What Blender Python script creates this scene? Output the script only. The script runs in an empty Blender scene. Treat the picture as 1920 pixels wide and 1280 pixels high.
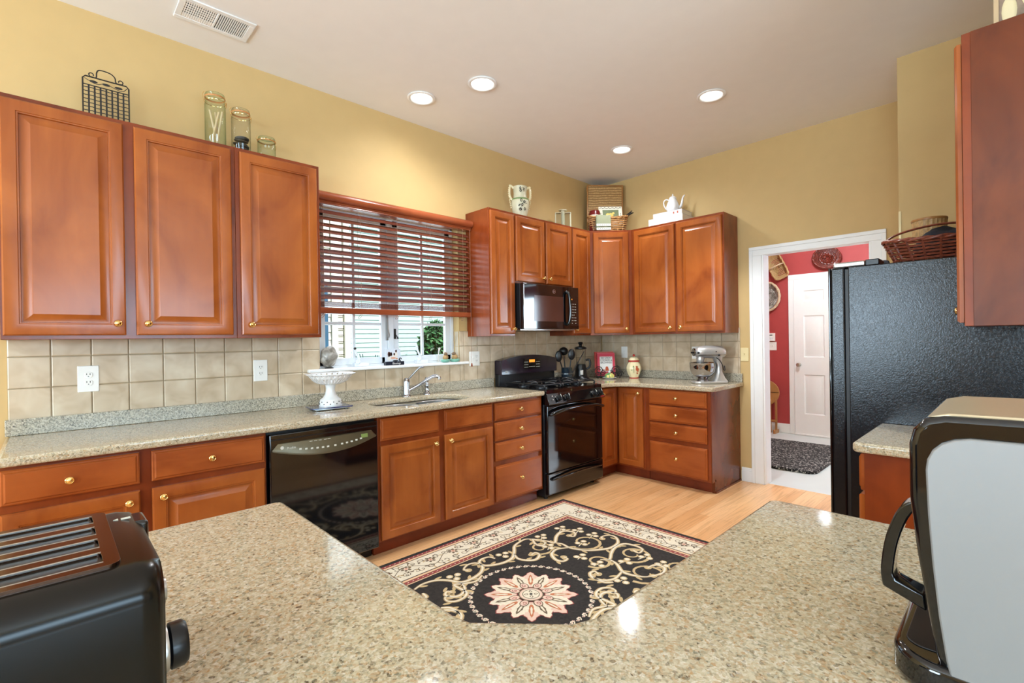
import bpy, bmesh, math, random
from mathutils import Vector, Matrix
random.seed(11)
PI = math.pi
S = bpy.context.scene
COL = S.collection

# ------------------------------------------------------------------ camera
cam_d = bpy.data.cameras.new('camera')
cam = bpy.data.objects.new('camera', cam_d)
COL.objects.link(cam)
YAW, PIT, ROL, FPX = 0.8073, -0.0031, -0.0156, 907.67
fw = Vector((math.cos(YAW)*math.cos(PIT), math.sin(YAW)*math.cos(PIT), math.sin(PIT)))
r0 = fw.cross(Vector((0, 0, 1))).normalized()
u0 = r0.cross(fw)
cr, sr = math.cos(ROL), math.sin(ROL)
rt = cr*r0 + sr*u0
up = -sr*r0 + cr*u0
M = Matrix((rt, up, -fw)).transposed().to_4x4()
M.translation = Vector((-4.6395, -3.3415, 1.3368))
cam.matrix_world = M
cam_d.sensor_width = 36.0
cam_d.lens = FPX/1920*36.0
cam_d.clip_start = 0.02
S.camera = cam

# ------------------------------------------------------------------ colour management
S.view_settings.view_transform = 'Standard'
S.view_settings.look = 'None'
S.view_settings.gamma = 1.0
S.view_settings.use_curve_mapping = False
S.view_settings.exposure = 0.15

# ------------------------------------------------------------------ sky, sun, window light
W = bpy.data.worlds.new('world')
S.world = W
W.use_nodes = True
nt = W.node_tree
bg = nt.nodes['Background']
sky = nt.nodes.new('ShaderNodeTexSky')
sky.sky_type = 'HOSEK_WILKIE'
sky.sun_direction = Vector((0.25, -0.62, 0.74)).normalized()
sky.turbidity = 3.0
nt.links.new(sky.outputs[0], bg.inputs[0])
bg.inputs[1].default_value = 2.0

def lamp(name, kind, loc, energy, color=(1, 1, 1), direction=None, **kw):
    d = bpy.data.lights.new(name, kind)
    d.energy = energy
    d.color = color
    for k, v in kw.items():
        setattr(d, k, v)
    o = bpy.data.objects.new(name, d)
    COL.objects.link(o)
    o.location = loc
    if direction is not None:
        o.rotation_euler = Vector(direction).to_track_quat('-Z', 'Y').to_euler()
    return o

lamp('sun', 'SUN', (0, -10, 12), 6.5, (1, .96, .88), (-0.25, 0.62, -0.74), angle=0.02)
# area lamps added as window daylight; the windows behind the camera are unseen
DAY = (0.66, 0.85, 1.0)
lamp('daylight_south', 'AREA', (-3.7, -6.95, 1.75), 200, (.56, .80, 1.0), (0, 1, 1.4), shape='RECTANGLE', size=2.6, size_y=1.7)  # tilted upward to brighten the ceiling
lamp('daylight_west', 'AREA', (-8.45, -1.5, 1.65), 170, DAY, (1, 0, 0.35), shape='RECTANGLE', size=1.5, size_y=1.5)
lamp('west_fill_two', 'AREA', (-8.45, -5.2, 1.6), 260, (.60, .82, 1.0), (1, 0, 1.1), shape='RECTANGLE', size=2.4, size_y=1.9)  # added fill at an unseen window, aimed up to light the ceiling
lamp('daylight_kitchen_window', 'AREA', (-2.68, 0.16, 1.72), 11, DAY, (0, -1, 0), shape='RECTANGLE', size=1.15, size_y=1.0)
lamp('daylight_mudroom', 'AREA', (2.6, -4.5, 1.65), 80, DAY, (-1, 0.25, 0), shape='RECTANGLE', size=.9, size_y=1.1)

# ------------------------------------------------------------------ materials
def lin(c):
    c /= 255.0
    return c/12.92 if c <= .04045 else ((c+.055)/1.055)**2.4
def rgb(r, g, b):
    return (lin(r), lin(g), lin(b), 1)

def new_mat(name):
    m = bpy.data.materials.new(name)
    m.use_nodes = True
    t = m.node_tree
    return m, t, t.nodes['Principled BSDF']

def N(t, kind, **kw):
    n = t.nodes.new(kind)
    for k, v in kw.items():
        if k in n.inputs:
            n.inputs[k].default_value = v
        else:
            setattr(n, k, v)
    return n

def ramp(t, stops, interp='LINEAR'):
    r = t.nodes.new('ShaderNodeValToRGB')
    e = r.color_ramp.elements
    r.color_ramp.interpolation = interp
    while len(e) > len(stops):
        e.remove(e[-1])
    while len(e) < len(stops):
        e.new(1)
    for i, (p, c) in enumerate(stops):
        e[i].position = p
        e[i].color = c
    return r

def plain(name, c, rough=.5, metal=0, var=.05, scale=9, bump=0, coat=0, spec=.5, bscale=None, trans=0, ior=1.45, emit=0):
    m, t, b = new_mat(name)
    tc = N(t, 'ShaderNodeTexCoord')
    nz = N(t, 'ShaderNodeTexNoise', Scale=scale, Detail=3.0)
    t.links.new(tc.outputs['Object'], nz.inputs['Vector'])
    lo = tuple(max(0, x*(1-var)) for x in c[:3])+(1,)
    hi = tuple(min(1, x*(1+var)) for x in c[:3])+(1,)
    rp = ramp(t, [(.3, lo), (.7, hi)])
    t.links.new(nz.outputs['Fac'], rp.inputs[0])
    t.links.new(rp.outputs[0], b.inputs['Base Color'])
    b.inputs['Roughness'].default_value = rough
    b.inputs['Metallic'].default_value = metal
    b.inputs['Specular IOR Level'].default_value = spec
    b.inputs['Coat Weight'].default_value = coat
    b.inputs['Coat Roughness'].default_value = .05
    b.inputs['IOR'].default_value = ior
    if trans:
        b.inputs['Transmission Weight'].default_value = trans
    if emit:
        b.inputs['Emission Color'].default_value = c
        b.inputs['Emission Strength'].default_value = emit
    if bump:
        n2 = N(t, 'ShaderNodeTexNoise', Scale=bscale or scale*8, Detail=2.0)
        t.links.new(tc.outputs['Object'], n2.inputs['Vector'])
        bp = N(t, 'ShaderNodeBump', Strength=bump, Distance=.004)
        t.links.new(n2.outputs['Fac'], bp.inputs['Height'])
        t.links.new(bp.outputs[0], b.inputs['Normal'])
    return m

def wood(name, dark, light, rough=.26, grain='z', streak=1.0, coat=.15):
    m, t, b = new_mat(name)
    tc = N(t, 'ShaderNodeTexCoord')
    oi = N(t, 'ShaderNodeObjectInfo')
    vm = N(t, 'ShaderNodeVectorMath', operation='MULTIPLY_ADD')
    cx = N(t, 'ShaderNodeCombineXYZ')
    for k in range(3):
        t.links.new(oi.outputs['Random'], cx.inputs[k])
    t.links.new(cx.outputs[0], vm.inputs[0])
    vm.inputs[1].default_value = (17, 23, 31)
    t.links.new(tc.outputs['Object'], vm.inputs[2])
    sc = {'z': (4.2, 4.2, 2.4), 'x': (2.4, 4.2, 4.2), 'y': (4.2, 2.4, 4.2)}[grain]
    fs = {'z': (45, 45, 4), 'x': (3, 60, 60), 'y': (60, 3, 60)}[grain]
    mp = N(t, 'ShaderNodeMapping'); mp.inputs['Scale'].default_value = sc
    mq = N(t, 'ShaderNodeMapping'); mq.inputs['Scale'].default_value = fs
    t.links.new(vm.outputs[0], mp.inputs[0]); t.links.new(vm.outputs[0], mq.inputs[0])
    n1 = N(t, 'ShaderNodeTexNoise', Scale=1.0, Detail=4.0, Distortion=.8)
    n2 = N(t, 'ShaderNodeTexNoise', Scale=1.0, Detail=3.0)
    t.links.new(mp.outputs[0], n1.inputs['Vector']); t.links.new(mq.outputs[0], n2.inputs['Vector'])
    mx = N(t, 'ShaderNodeMath', operation='MULTIPLY_ADD')
    t.links.new(n2.outputs['Fac'], mx.inputs[0]); mx.inputs[1].default_value = .13*streak
    t.links.new(n1.outputs['Fac'], mx.inputs[2])
    rp = ramp(t, [(.32, dark), (.56, tuple((dark[i]+light[i])/2*1.05 for i in range(3))+(1,)), (.80, light)])
    t.links.new(mx.outputs[0], rp.inputs[0])
    t.links.new(rp.outputs[0], b.inputs['Base Color'])
    b.inputs['Roughness'].default_value = rough
    b.inputs['Specular IOR Level'].default_value = .38
    b.inputs['Coat Weight'].default_value = coat*.6
    b.inputs['Coat Roughness'].default_value = .12
    return m

def granite(name, cols, rough=.16):
    m, t, b = new_mat(name)
    tc = N(t, 'ShaderNodeTexCoord')
    v1 = N(t, 'ShaderNodeTexVoronoi', Scale=190.0)
    v2 = N(t, 'ShaderNodeTexVoronoi', Scale=340.0)
    nz = N(t, 'ShaderNodeTexNoise', Scale=60.0, Detail=4.0)
    ad = N(t, 'ShaderNodeMixRGB', blend_type='ADD'); ad.inputs[0].default_value = .012
    t.links.new(tc.outputs['Object'], ad.inputs[1]); t.links.new(nz.outputs['Color'], ad.inputs[2])
    t.links.new(tc.outputs['Object'], nz.inputs['Vector'])
    for v in (v1, v2):
        t.links.new(ad.outputs[0], v.inputs['Vector'])
    s1 = N(t, 'ShaderNodeSeparateColor'); t.links.new(v1.outputs['Color'], s1.inputs[0])
    s2 = N(t, 'ShaderNodeSeparateColor'); t.links.new(v2.outputs['Color'], s2.inputs[0])
    r1 = ramp(t, cols, 'CONSTANT'); t.links.new(s1.outputs[0], r1.inputs[0])
    r2 = ramp(t, cols, 'CONSTANT'); t.links.new(s2.outputs[1], r2.inputs[0])
    mx = N(t, 'ShaderNodeMixRGB'); mx.inputs[0].default_value = .45
    t.links.new(r1.outputs[0], mx.inputs[1]); t.links.new(r2.outputs[0], mx.inputs[2])
    t.links.new(mx.outputs[0], b.inputs['Base Color'])
    b.inputs['Roughness'].default_value = rough
    return m

def floorboards():
    m, t, b = new_mat('oak_floorboards')
    tc = N(t, 'ShaderNodeTexCoord')
    br = N(t, 'ShaderNodeTexBrick')
    mp = N(t, 'ShaderNodeMapping')
    t.links.new(tc.outputs['Object'], mp.inputs[0])
    t.links.new(mp.outputs[0], br.inputs['Vector'])
    br.inputs['Scale'].default_value = 1.0
    br.inputs['Brick Width'].default_value = 1.1
    br.inputs['Row Height'].default_value = .083
    br.inputs['Mortar Size'].default_value = .0008
    br.inputs['Mortar Smooth'].default_value = .2
    br.inputs['Bias'].default_value = 0
    br.offset = .37
    br.inputs['Color1'].default_value = rgb(238, 188, 136)
    br.inputs['Color2'].default_value = rgb(222, 166, 112)
    br.inputs['Mortar'].default_value = rgb(170, 112, 66)
    ms = N(t, 'ShaderNodeMapping'); ms.inputs['Scale'].default_value = (2.2, 34, 1)
    t.links.new(mp.outputs[0], ms.inputs[0])
    nz = N(t, 'ShaderNodeTexNoise', Scale=1.0, Detail=5.0, Distortion=1.6)
    t.links.new(ms.outputs[0], nz.inputs['Vector'])
    rp = ramp(t, [(.3, (.72, .66, .58, 1)), (.52, (1, 1, 1, 1)), (.75, (1.0, .96, .9, 1))])
    t.links.new(nz.outputs['Fac'], rp.inputs[0])
    mu = N(t, 'ShaderNodeMixRGB', blend_type='MULTIPLY'); mu.inputs[0].default_value = .8
    t.links.new(br.outputs['Color'], mu.inputs[1]); t.links.new(rp.outputs[0], mu.inputs[2])
    t.links.new(mu.outputs[0], b.inputs['Base Color'])
    b.inputs['Roughness'].default_value = .3
    b.inputs['Coat Weight'].default_value = .1
    return m

def woven(name, c1, c2, scale=90, rough=.6):
    m, t, b = new_mat(name)
    tc = N(t, 'ShaderNodeTexCoord')
    wv = N(t, 'ShaderNodeTexWave', Scale=scale/6.0, Distortion=2.0, Detail=2.0)
    wv.bands_direction = 'Z'
    t.links.new(tc.outputs['Object'], wv.inputs['Vector'])
    nz = N(t, 'ShaderNodeTexNoise', Scale=scale, Detail=2.0)
    t.links.new(tc.outputs['Object'], nz.inputs['Vector'])
    mx = N(t, 'ShaderNodeMath', operation='MULTIPLY'); t.links.new(wv.outputs['Fac'], mx.inputs[0]); t.links.new(nz.outputs['Fac'], mx.inputs[1])
    rp = ramp(t, [(.1, c1), (.55, c2)])
    t.links.new(mx.outputs[0], rp.inputs[0]); t.links.new(rp.outputs[0], b.inputs['Base Color'])
    b.inputs['Roughness'].default_value = rough
    bp = N(t, 'ShaderNodeBump', Strength=.4, Distance=.003)
    t.links.new(mx.outputs[0], bp.inputs['Height']); t.links.new(bp.outputs[0], b.inputs['Normal'])
    return m

def leather_black(name):
    m, t, b = new_mat(name)
    tc = N(t, 'ShaderNodeTexCoord')
    v = N(t, 'ShaderNodeTexNoise', Scale=95.0, Detail=3.0, Distortion=1.8)
    t.links.new(tc.outputs['Object'], v.inputs['Vector'])
    bp = N(t, 'ShaderNodeBump', Strength=.10, Distance=.006)
    t.links.new(v.outputs['Fac'], bp.inputs['Height']); t.links.new(bp.outputs[0], b.inputs['Normal'])
    b.inputs['Base Color'].default_value = rgb(13, 14, 18)
    b.inputs['Roughness'].default_value = .2
    b.inputs['Specular IOR Level'].default_value = .36
    return m

def thin_glass(name, tint=(1, 1, 1, 1), edge=None):
    m = bpy.data.materials.new(name)
    m.use_nodes = True
    t = m.node_tree
    t.nodes.clear()
    o = N(t, 'ShaderNodeOutputMaterial')
    tr = N(t, 'ShaderNodeBsdfTransparent'); tr.inputs[0].default_value = tint
    gl = N(t, 'ShaderNodeBsdfGlossy'); gl.inputs['Roughness'].default_value = .02
    lw = N(t, 'ShaderNodeLayerWeight', Blend=.5)
    pw = N(t, 'ShaderNodeMath', operation='POWER'); pw.inputs[1].default_value = 3.5
    t.links.new(lw.outputs['Facing'], pw.inputs[0])
    ad = N(t, 'ShaderNodeMath', operation='MULTIPLY_ADD'); ad.inputs[1].default_value = .55; ad.inputs[2].default_value = .035
    t.links.new(pw.outputs[0], ad.inputs[0])
    if edge:
        p2 = N(t, 'ShaderNodeMath', operation='POWER'); p2.inputs[1].default_value = 2.2
        t.links.new(lw.outputs['Facing'], p2.inputs[0])
        er = ramp(t, [(0, tint), (1, edge)])
        t.links.new(p2.outputs[0], er.inputs[0]); t.links.new(er.outputs[0], tr.inputs[0])
    mx = N(t, 'ShaderNodeMixShader')
    t.links.new(ad.outputs[0], mx.inputs[0]); t.links.new(tr.outputs[0], mx.inputs[1]); t.links.new(gl.outputs[0], mx.inputs[2])
    t.links.new(mx.outputs[0], o.inputs[0])
    return m

def speckle(name, stops, scale=120, rough=.9, bump=0):
    m, t, b = new_mat(name)
    tc = N(t, 'ShaderNodeTexCoord')
    nz = N(t, 'ShaderNodeTexNoise', Scale=scale, Detail=2.0, Distortion=.6)
    t.links.new(tc.outputs['Object'], nz.inputs['Vector'])
    rp = ramp(t, stops); t.links.new(nz.outputs['Fac'], rp.inputs[0]); t.links.new(rp.outputs[0], b.inputs['Base Color'])
    b.inputs['Roughness'].default_value = rough
    if bump:
        bp = N(t, 'ShaderNodeBump', Strength=bump, Distance=.003)
        t.links.new(nz.outputs['Fac'], bp.inputs['Height']); t.links.new(bp.outputs[0], b.inputs['Normal'])
    return m

MT = dict(
    wall=plain('mustard_paint', rgb(203, 171, 116), .65, var=.02, bump=.05),
    ceil=plain('ceiling_paint', rgb(240, 237, 232), .85, var=.01),
    white=plain('white_trim_paint', rgb(238, 238, 236), .35, var=.01),
    vinyl=plain('white_vinyl', rgb(228, 232, 236), .35, var=.01),
    red=plain('red_paint', rgb(168, 62, 60), .6, var=.03),
    oak=floorboards(),
    mudfloor=plain('grey_tile_floor', rgb(205, 210, 206), .35, var=.03, scale=3),
    door=wood('cherry_maple', rgb(130, 60, 20), rgb(172, 94, 38)),
    drawer=wood('cherry_maple_horizontal', rgb(128, 57, 19), rgb(172, 90, 38), grain='x'),
    frame=wood('cherry_frame', rgb(100, 40, 14), rgb(142, 64, 26)),
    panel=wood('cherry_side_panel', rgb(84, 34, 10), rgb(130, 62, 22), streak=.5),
    toe=wood('cherry_toe', rgb(92, 34, 16), rgb(128, 52, 26), grain='x'),
    blind=wood('blind_wood', rgb(96, 46, 34), rgb(128, 68, 50), grain='x', coat=.3),
    valance=wood('blind_valance_wood', rgb(122, 54, 28), rgb(166, 86, 50), grain='x', coat=.3),
    quartz=granite('beige_quartz', rough=.09, cols=[(0, rgb(190, 176, 148)), (.28, rgb(174, 157, 128)), (.50, rgb(200, 188, 164)), (.66, rgb(176, 142, 102)), (.76, rgb(142, 138, 116)), (.86, rgb(212, 202, 184)), (.94, rgb(88, 74, 56))]),
    quartz_edge=granite('grey_quartz_upstand', [(0, rgb(176, 168, 148)), (.28, rgb(140, 136, 122)), (.5, rgb(196, 186, 164)), (.68, rgb(112, 106, 92)), (.84, rgb(206, 198, 180)), (.93, rgb(70, 66, 58))], .25),
    tile=speckle('stone_tile', [(.3, rgb(182, 160, 130)), (.5, rgb(198, 178, 150)), (.72, rgb(210, 194, 168))], 9, .38),
    grout=plain('grout', rgb(166, 148, 120), .8),
    brass=plain('brass', rgb(232, 196, 128), .16, 1, var=.02),
    steel=plain('stainless_steel', rgb(196, 196, 196), .28, 1, var=.03),
    chrome=plain('chrome', rgb(176, 176, 180), .06, 1, var=.01),
    silver=plain('silver_enamel', rgb(196, 194, 190), .3, .55, var=.02),
    gloss_black=plain('gloss_black', rgb(9, 9, 11), .07, var=.1, coat=.5),
    black=plain('black_plastic', rgb(16, 16, 18), .3, var=.1),
    satin_black=plain('satin_black', rgb(22, 22, 24), .4, var=.1),
    grate=plain('cast_iron', rgb(20, 20, 22), .35, var=.1, bump=.1),
    oven_glass=plain('dark_oven_glass', rgb(14, 9, 7), .03, var=.05, coat=.6),
    fridge=leather_black('pebbled_black_steel'),
    gold_panel=plain('bronze_control_panel', rgb(98, 88, 66), .28, .4, var=.03),
    display=plain('amber_display', rgb(255, 150, 50), .4, emit=1.0),
    lcd=plain('green_lcd', rgb(130, 150, 84), .3),
    glyph=plain('pale_printing', rgb(214, 212, 200), .5),
    plate=plain('white_plate_plastic', rgb(238, 236, 230), .35, var=.01),
    ivory=plain('ivory_plastic', rgb(232, 212, 160), .4, var=.02),
    slot=plain('dark_slot', rgb(40, 38, 36), .6),
    china=plain('white_china', rgb(226, 225, 224), .12, var=.01, coat=.4),
    cream=plain('cream_glaze', rgb(236, 220, 176), .2, var=.04, coat=.4),
    celadon=plain('pale_ceramic', rgb(214, 208, 178), .3, var=.05),
    iron=plain('wrought_iron', rgb(36, 30, 26), .5, var=.2),
    glass=thin_glass('window_glass'),
    jar_green=thin_glass('green_jar_glass', (.90, .955, .91, 1), (.42, .56, .46, 1)),
    jar_clear=thin_glass('clear_jar_glass', (.95, .965, .955, 1), (.45, .5, .47, 1)),
    rubber=plain('orange_rubber', rgb(196, 132, 74), .5),
    wicker=woven('willow_wicker', rgb(140, 92, 48), rgb(214, 164, 104)),
    hamper=woven('seagrass_weave', rgb(150, 112, 64), rgb(206, 166, 108), 70),
    redwicker=plain('reddish_wicker', rgb(122, 60, 40), .35, var=.35, scale=60),
    darkwicker=plain('dark_red_wicker', rgb(110, 42, 30), .35, var=.5, scale=45),
    rattan=plain('tan_rattan', rgb(176, 140, 92), .5, var=.25, scale=70),
    paleash=plain('pale_wicker', rgb(196, 172, 140), .5, var=.2, scale=60),
    greystone=speckle('grey_shell', [(.3, rgb(96, 88, 78)), (.5, rgb(150, 144, 134)), (.7, rgb(206, 202, 196))], 22, .35),
    cloth=plain('black_cloth', rgb(24, 25, 36), .8, var=.2, bump=.3, scale=14),
    navy=plain('navy_glass_scale', rgb(44, 52, 92), .1, var=.05, coat=.5),
    pink=plain('pink_cover', rgb(196, 52, 74), .4, var=.03),
    redc=plain('red_cover', rgb(178, 44, 38), .4, var=.05),
    paper=plain('paper', rgb(236, 228, 208), .7, var=.03),
    wht=plain('white_print', rgb(222, 218, 212), .6, var=.01),
    ink=plain('black_ink', rgb(26, 24, 24), .6),
    rooster=plain('rust_paint', rgb(176, 74, 34), .5),
    teal=plain('teal_glaze', rgb(126, 186, 166), .3, var=.06),
    leaf=speckle('leaf_green', [(.3, rgb(26, 62, 40)), (.6, rgb(70, 130, 78)), (.8, rgb(128, 190, 120))], 8, .6),
    green=plain('green_paint', rgb(126, 150, 96), .5, var=.15),
    plaqueg=plain('olive_paint', rgb(112, 122, 84), .5, var=.15),
    yellow=plain('yellow_glaze', rgb(232, 200, 104), .3, var=.1),
    candle=plain('dark_red_wax', rgb(104, 26, 26), .25, var=.05),
    towel=plain('sage_towel', rgb(142, 144, 116), .9, var=.04),
    skin=plain('skin_print', rgb(214, 160, 132), .7),
    hairp=plain('brown_print', rgb(84, 44, 36), .7),
    greyp=plain('pale_blue_print', rgb(206, 214, 224), .7, var=.03),
    stick=plain('pale_sticks', rgb(222, 190, 150), .6),
    pods=plain('dark_pods', rgb(62, 54, 42), .6, var=.3, scale=30),
    bulb=plain('lamp_glow', rgb(255, 248, 236), .5, emit=14.0),
    can=plain('lamp_reflector', rgb(240, 240, 238), .4),
    matrug=speckle('black_shag', [(.42, rgb(18, 18, 18)), (.55, rgb(48, 46, 44)), (.66, rgb(176, 172, 164))], 55, 1.0, 1.0),
    pine=wood('pine', rgb(132, 88, 44), rgb(188, 134, 78), rough=.4),
    duct=plain('duct_dark', rgb(40, 36, 32), .8),
    siding=plain('pale_siding', rgb(186, 216, 220), .7, var=.02),
    siding_w=plain('white_siding', rgb(236, 232, 226), .7, var=.02),
    shutter=plain('blue_shutter', rgb(60, 104, 140), .6),
    soil=plain('mulch', rgb(110, 92, 76), .9, var=.3),
    grass=plain('lawn', rgb(96, 140, 70), .9, var=.3, scale=3),
    darkleaf=plain('dark_leaf', rgb(40, 62, 70), .7, var=.3),
    bread=plain('toaster_metal', rgb(64, 52, 42), .13, .75, var=.05),
    toastplate=plain('toaster_top_plate', rgb(96, 76, 66), .16, 1, var=.05),
    crumb=plain('slot_dark_metal', rgb(26, 24, 20), .3, .6),
    grey_panel=plain('silver_side_panel', rgb(138, 137, 136), .42, .35, var=.02, scale=3),
    beige_top=plain('champagne_top', rgb(206, 188, 156), .3, .5, var=.02),
)

# ------------------------------------------------------------------ mesh helpers
class MB:
    def __init__(s):
        s.bm = bmesh.new()
    def _mi(s, n0, mi):
        if mi:
            for f in list(s.bm.faces)[n0:]:
                f.material_index = mi
    def poly(s, pts, mi=0):
        vs = [s.bm.verts.new(p) for p in pts]
        f = s.bm.faces.new(vs)
        f.material_index = mi
        return f
    def box(s, x0, x1, y0, y1, z0, z1, mi=0, M=None):
        c = [Vector((x, y, z)) for z in (z0, z1) for y in (y0, y1) for x in (x0, x1)]
        if M: c = [M @ p for p in c]
        v = [s.bm.verts.new(p) for p in c]
        for q in ((0, 2, 3, 1), (4, 5, 7, 6), (0, 1, 5, 4), (2, 6, 7, 3), (0, 4, 6, 2), (1, 3, 7, 5)):
            f = s.bm.faces.new([v[i] for i in q]); f.material_index = mi
        return s
    def loops(s, rings, cap0=True, cap1=True, closed=False, mi=0):
        L = [[s.bm.verts.new(p) for p in r] for r in rings]
        n = len(L[0])
        R = range(len(L)) if closed else range(len(L)-1)
        for i in R:
            a, b = L[i], L[(i+1) % len(L)]
            for j in range(n):
                k = (j+1) % n
                f = s.bm.faces.new((a[j], a[k], b[k], b[j])); f.material_index = mi
        if not closed:
            if cap0: f = s.bm.faces.new(L[0][::-1]); f.material_index = mi
            if cap1: f = s.bm.faces.new(L[-1]); f.material_index = mi
        return s
    def lathe(s, prof, M=None, seg=24, mi=0, caps=True, sx=1, sy=1):
        rings = []
        for r, z in prof:
            ring = [Vector((max(r, 1e-4)*math.cos(2*PI*i/seg)*sx, max(r, 1e-4)*math.sin(2*PI*i/seg)*sy, z)) for i in range(seg)]
            if M: ring = [M @ p for p in ring]
            rings.append(ring)
        return s.loops(rings, caps, caps, False, mi)
    def cyl(s, c, r, h, seg=24, M=None, mi=0, r2=None):
        T = Matrix.Translation(c)
        return s.lathe([(r, 0), (r2 if r2 is not None else r, h)], T @ M if M else T, seg, mi)
    def ball(s, c, r, seg=16, n=9, mi=0, sc=(1, 1, 1), M=None):
        T = Matrix.Translation(c) @ (M or Matrix()) @ Matrix.Diagonal((*sc, 1))
        return s.lathe([(r*math.sin(PI*i/n), -r*math.cos(PI*i/n)) for i in range(n+1)], T, seg, mi)
    def tube(s, pts, r, seg=8, closed=False, mi=0, flat=None):
        pts = [Vector(p) for p in pts]
        n = len(pts)
        rad = r if isinstance(r, (list, tuple)) else [r]*n
        rings = []
        ref = None
        for i in range(n):
            if closed:
                t = pts[(i+1) % n]-pts[i-1]
            else:
                t = pts[min(i+1, n-1)]-pts[max(i-1, 0)]
            t.normalize()
            if ref is None:
                ref = Vector((0, 0, 1)) if abs(t.z) < .9 else Vector((1, 0, 0))
            a = (ref - t*ref.dot(t)).normalized()
            b = t.cross(a)
            ref = a
            f = flat or 1
            rings.append([pts[i]+rad[i]*(math.cos(2*PI*k/seg)*a*f+math.sin(2*PI*k/seg)*b) for k in range(seg)])
        return s.loops(rings, True, True, closed, mi)
    def prism(s, poly, d0, d1, plane='xy', mi=0, M=None):
        def P(a, b, d):
            p = {'xy': (a, b, d), 'xz': (a, d, b), 'yz': (d, a, b)}[plane]
            return (M @ Vector(p)) if M else Vector(p)
        return s.loops([[P(a, b, d0) for a, b in poly], [P(a, b, d1) for a, b in poly]], mi=mi)
    def slab(s, poly, holes, z0, z1, mi=0):
        b = bmesh.new()
        es = []
        for lp in [poly]+holes:
            vs = [b.verts.new((x, y, z0)) for x, y in lp]
            es += [b.edges.new((vs[i], vs[(i+1) % len(vs)])) for i in range(len(vs))]
        bmesh.ops.triangle_fill(b, use_beauty=True, use_dissolve=False, edges=es)
        r = bmesh.ops.extrude_face_region(b, geom=list(b.faces))
        bmesh.ops.translate(b, verts=[v for v in r['geom'] if isinstance(v, bmesh.types.BMVert)], vec=(0, 0, z1-z0))
        bmesh.ops.recalc_face_normals(b, faces=b.faces)
        bmesh.ops.dissolve_limit(b, angle_limit=.02, verts=b.verts, edges=b.edges)
        me = bpy.data.meshes.new('tmp'); b.to_mesh(me); b.free()
        n0 = len(s.bm.faces)
        s.bm.from_mesh(me); bpy.data.meshes.remove(me)
        s.bm.faces.ensure_lookup_table()
        for f in s.bm.faces[n0:]: f.material_index = mi
        return s
    def door(s, x0, x1, z0, z1, yb, prof, mi=0):
        """rectangular front facing -y made of nested loops; prof = (inset, forward)"""
        rings = []
        for ins, fwd in prof:
            rings.append([Vector((x0+ins, yb-fwd, z0+ins)), Vector((x1-ins, yb-fwd, z0+ins)), Vector((x1-ins, yb-fwd, z1-ins)), Vector((x0+ins, yb-fwd, z1-ins))])
        return s.loops(rings, mi=mi)
    def ribbon(s, pts, w, z, mi=0):
        n = len(pts)
        L, R = [], []
        for i in range(n):
            a, b = pts[max(i-1, 0)], pts[min(i+1, n-1)]
            dx, dy = b[0]-a[0], b[1]-a[1]
            l = math.hypot(dx, dy) or 1
            ww = w[i] if isinstance(w, (list, tuple)) else w
            L.append(s.bm.verts.new((pts[i][0]-dy/l*ww/2, pts[i][1]+dx/l*ww/2, z)))
            R.append(s.bm.verts.new((pts[i][0]+dy/l*ww/2, pts[i][1]-dx/l*ww/2, z)))
        for i in range(n-1):
            f = s.bm.faces.new((R[i], R[i+1], L[i+1], L[i])); f.material_index = mi
    def disc(s, x, y, r, z, seg=12, mi=0, ry=None, rot=0):
        c, sn = math.cos(rot), math.sin(rot)
        ry = ry or r
        s.poly([(x+r*math.cos(2*PI*i/seg)*c-ry*math.sin(2*PI*i/seg)*sn, y+r*math.cos(2*PI*i/seg)*sn+ry*math.sin(2*PI*i/seg)*c, z) for i in range(seg)], mi)
    def done(s, name, mats, parent=None, loc=None, rot=None, bevel=0, bseg=2, smooth=40, normals=True):
        if normals:
            bmesh.ops.recalc_face_normals(s.bm, faces=s.bm.faces)
        me = bpy.data.meshes.new(name)
        s.bm.to_mesh(me); s.bm.free()
        for m in (mats if isinstance(mats, (list, tuple)) else [mats]):
            me.materials.append(MT[m] if isinstance(m, str) else m)
        if smooth:
            me.polygons.foreach_set('use_smooth', [True]*len(me.polygons))
            me.set_sharp_from_angle(angle=math.radians(smooth))
        o = bpy.data.objects.new(name, me)
        COL.objects.link(o)
        if parent: o.parent = parent
        if loc: o.location = loc
        if rot: o.rotation_euler = rot
        if bevel:
            b = o.modifiers.new('bevel', 'BEVEL'); b.width = bevel; b.segments = bseg
            b.limit_method = 'ANGLE'; b.angle_limit = math.radians(35); b.harden_normals = False
        return o

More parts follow.
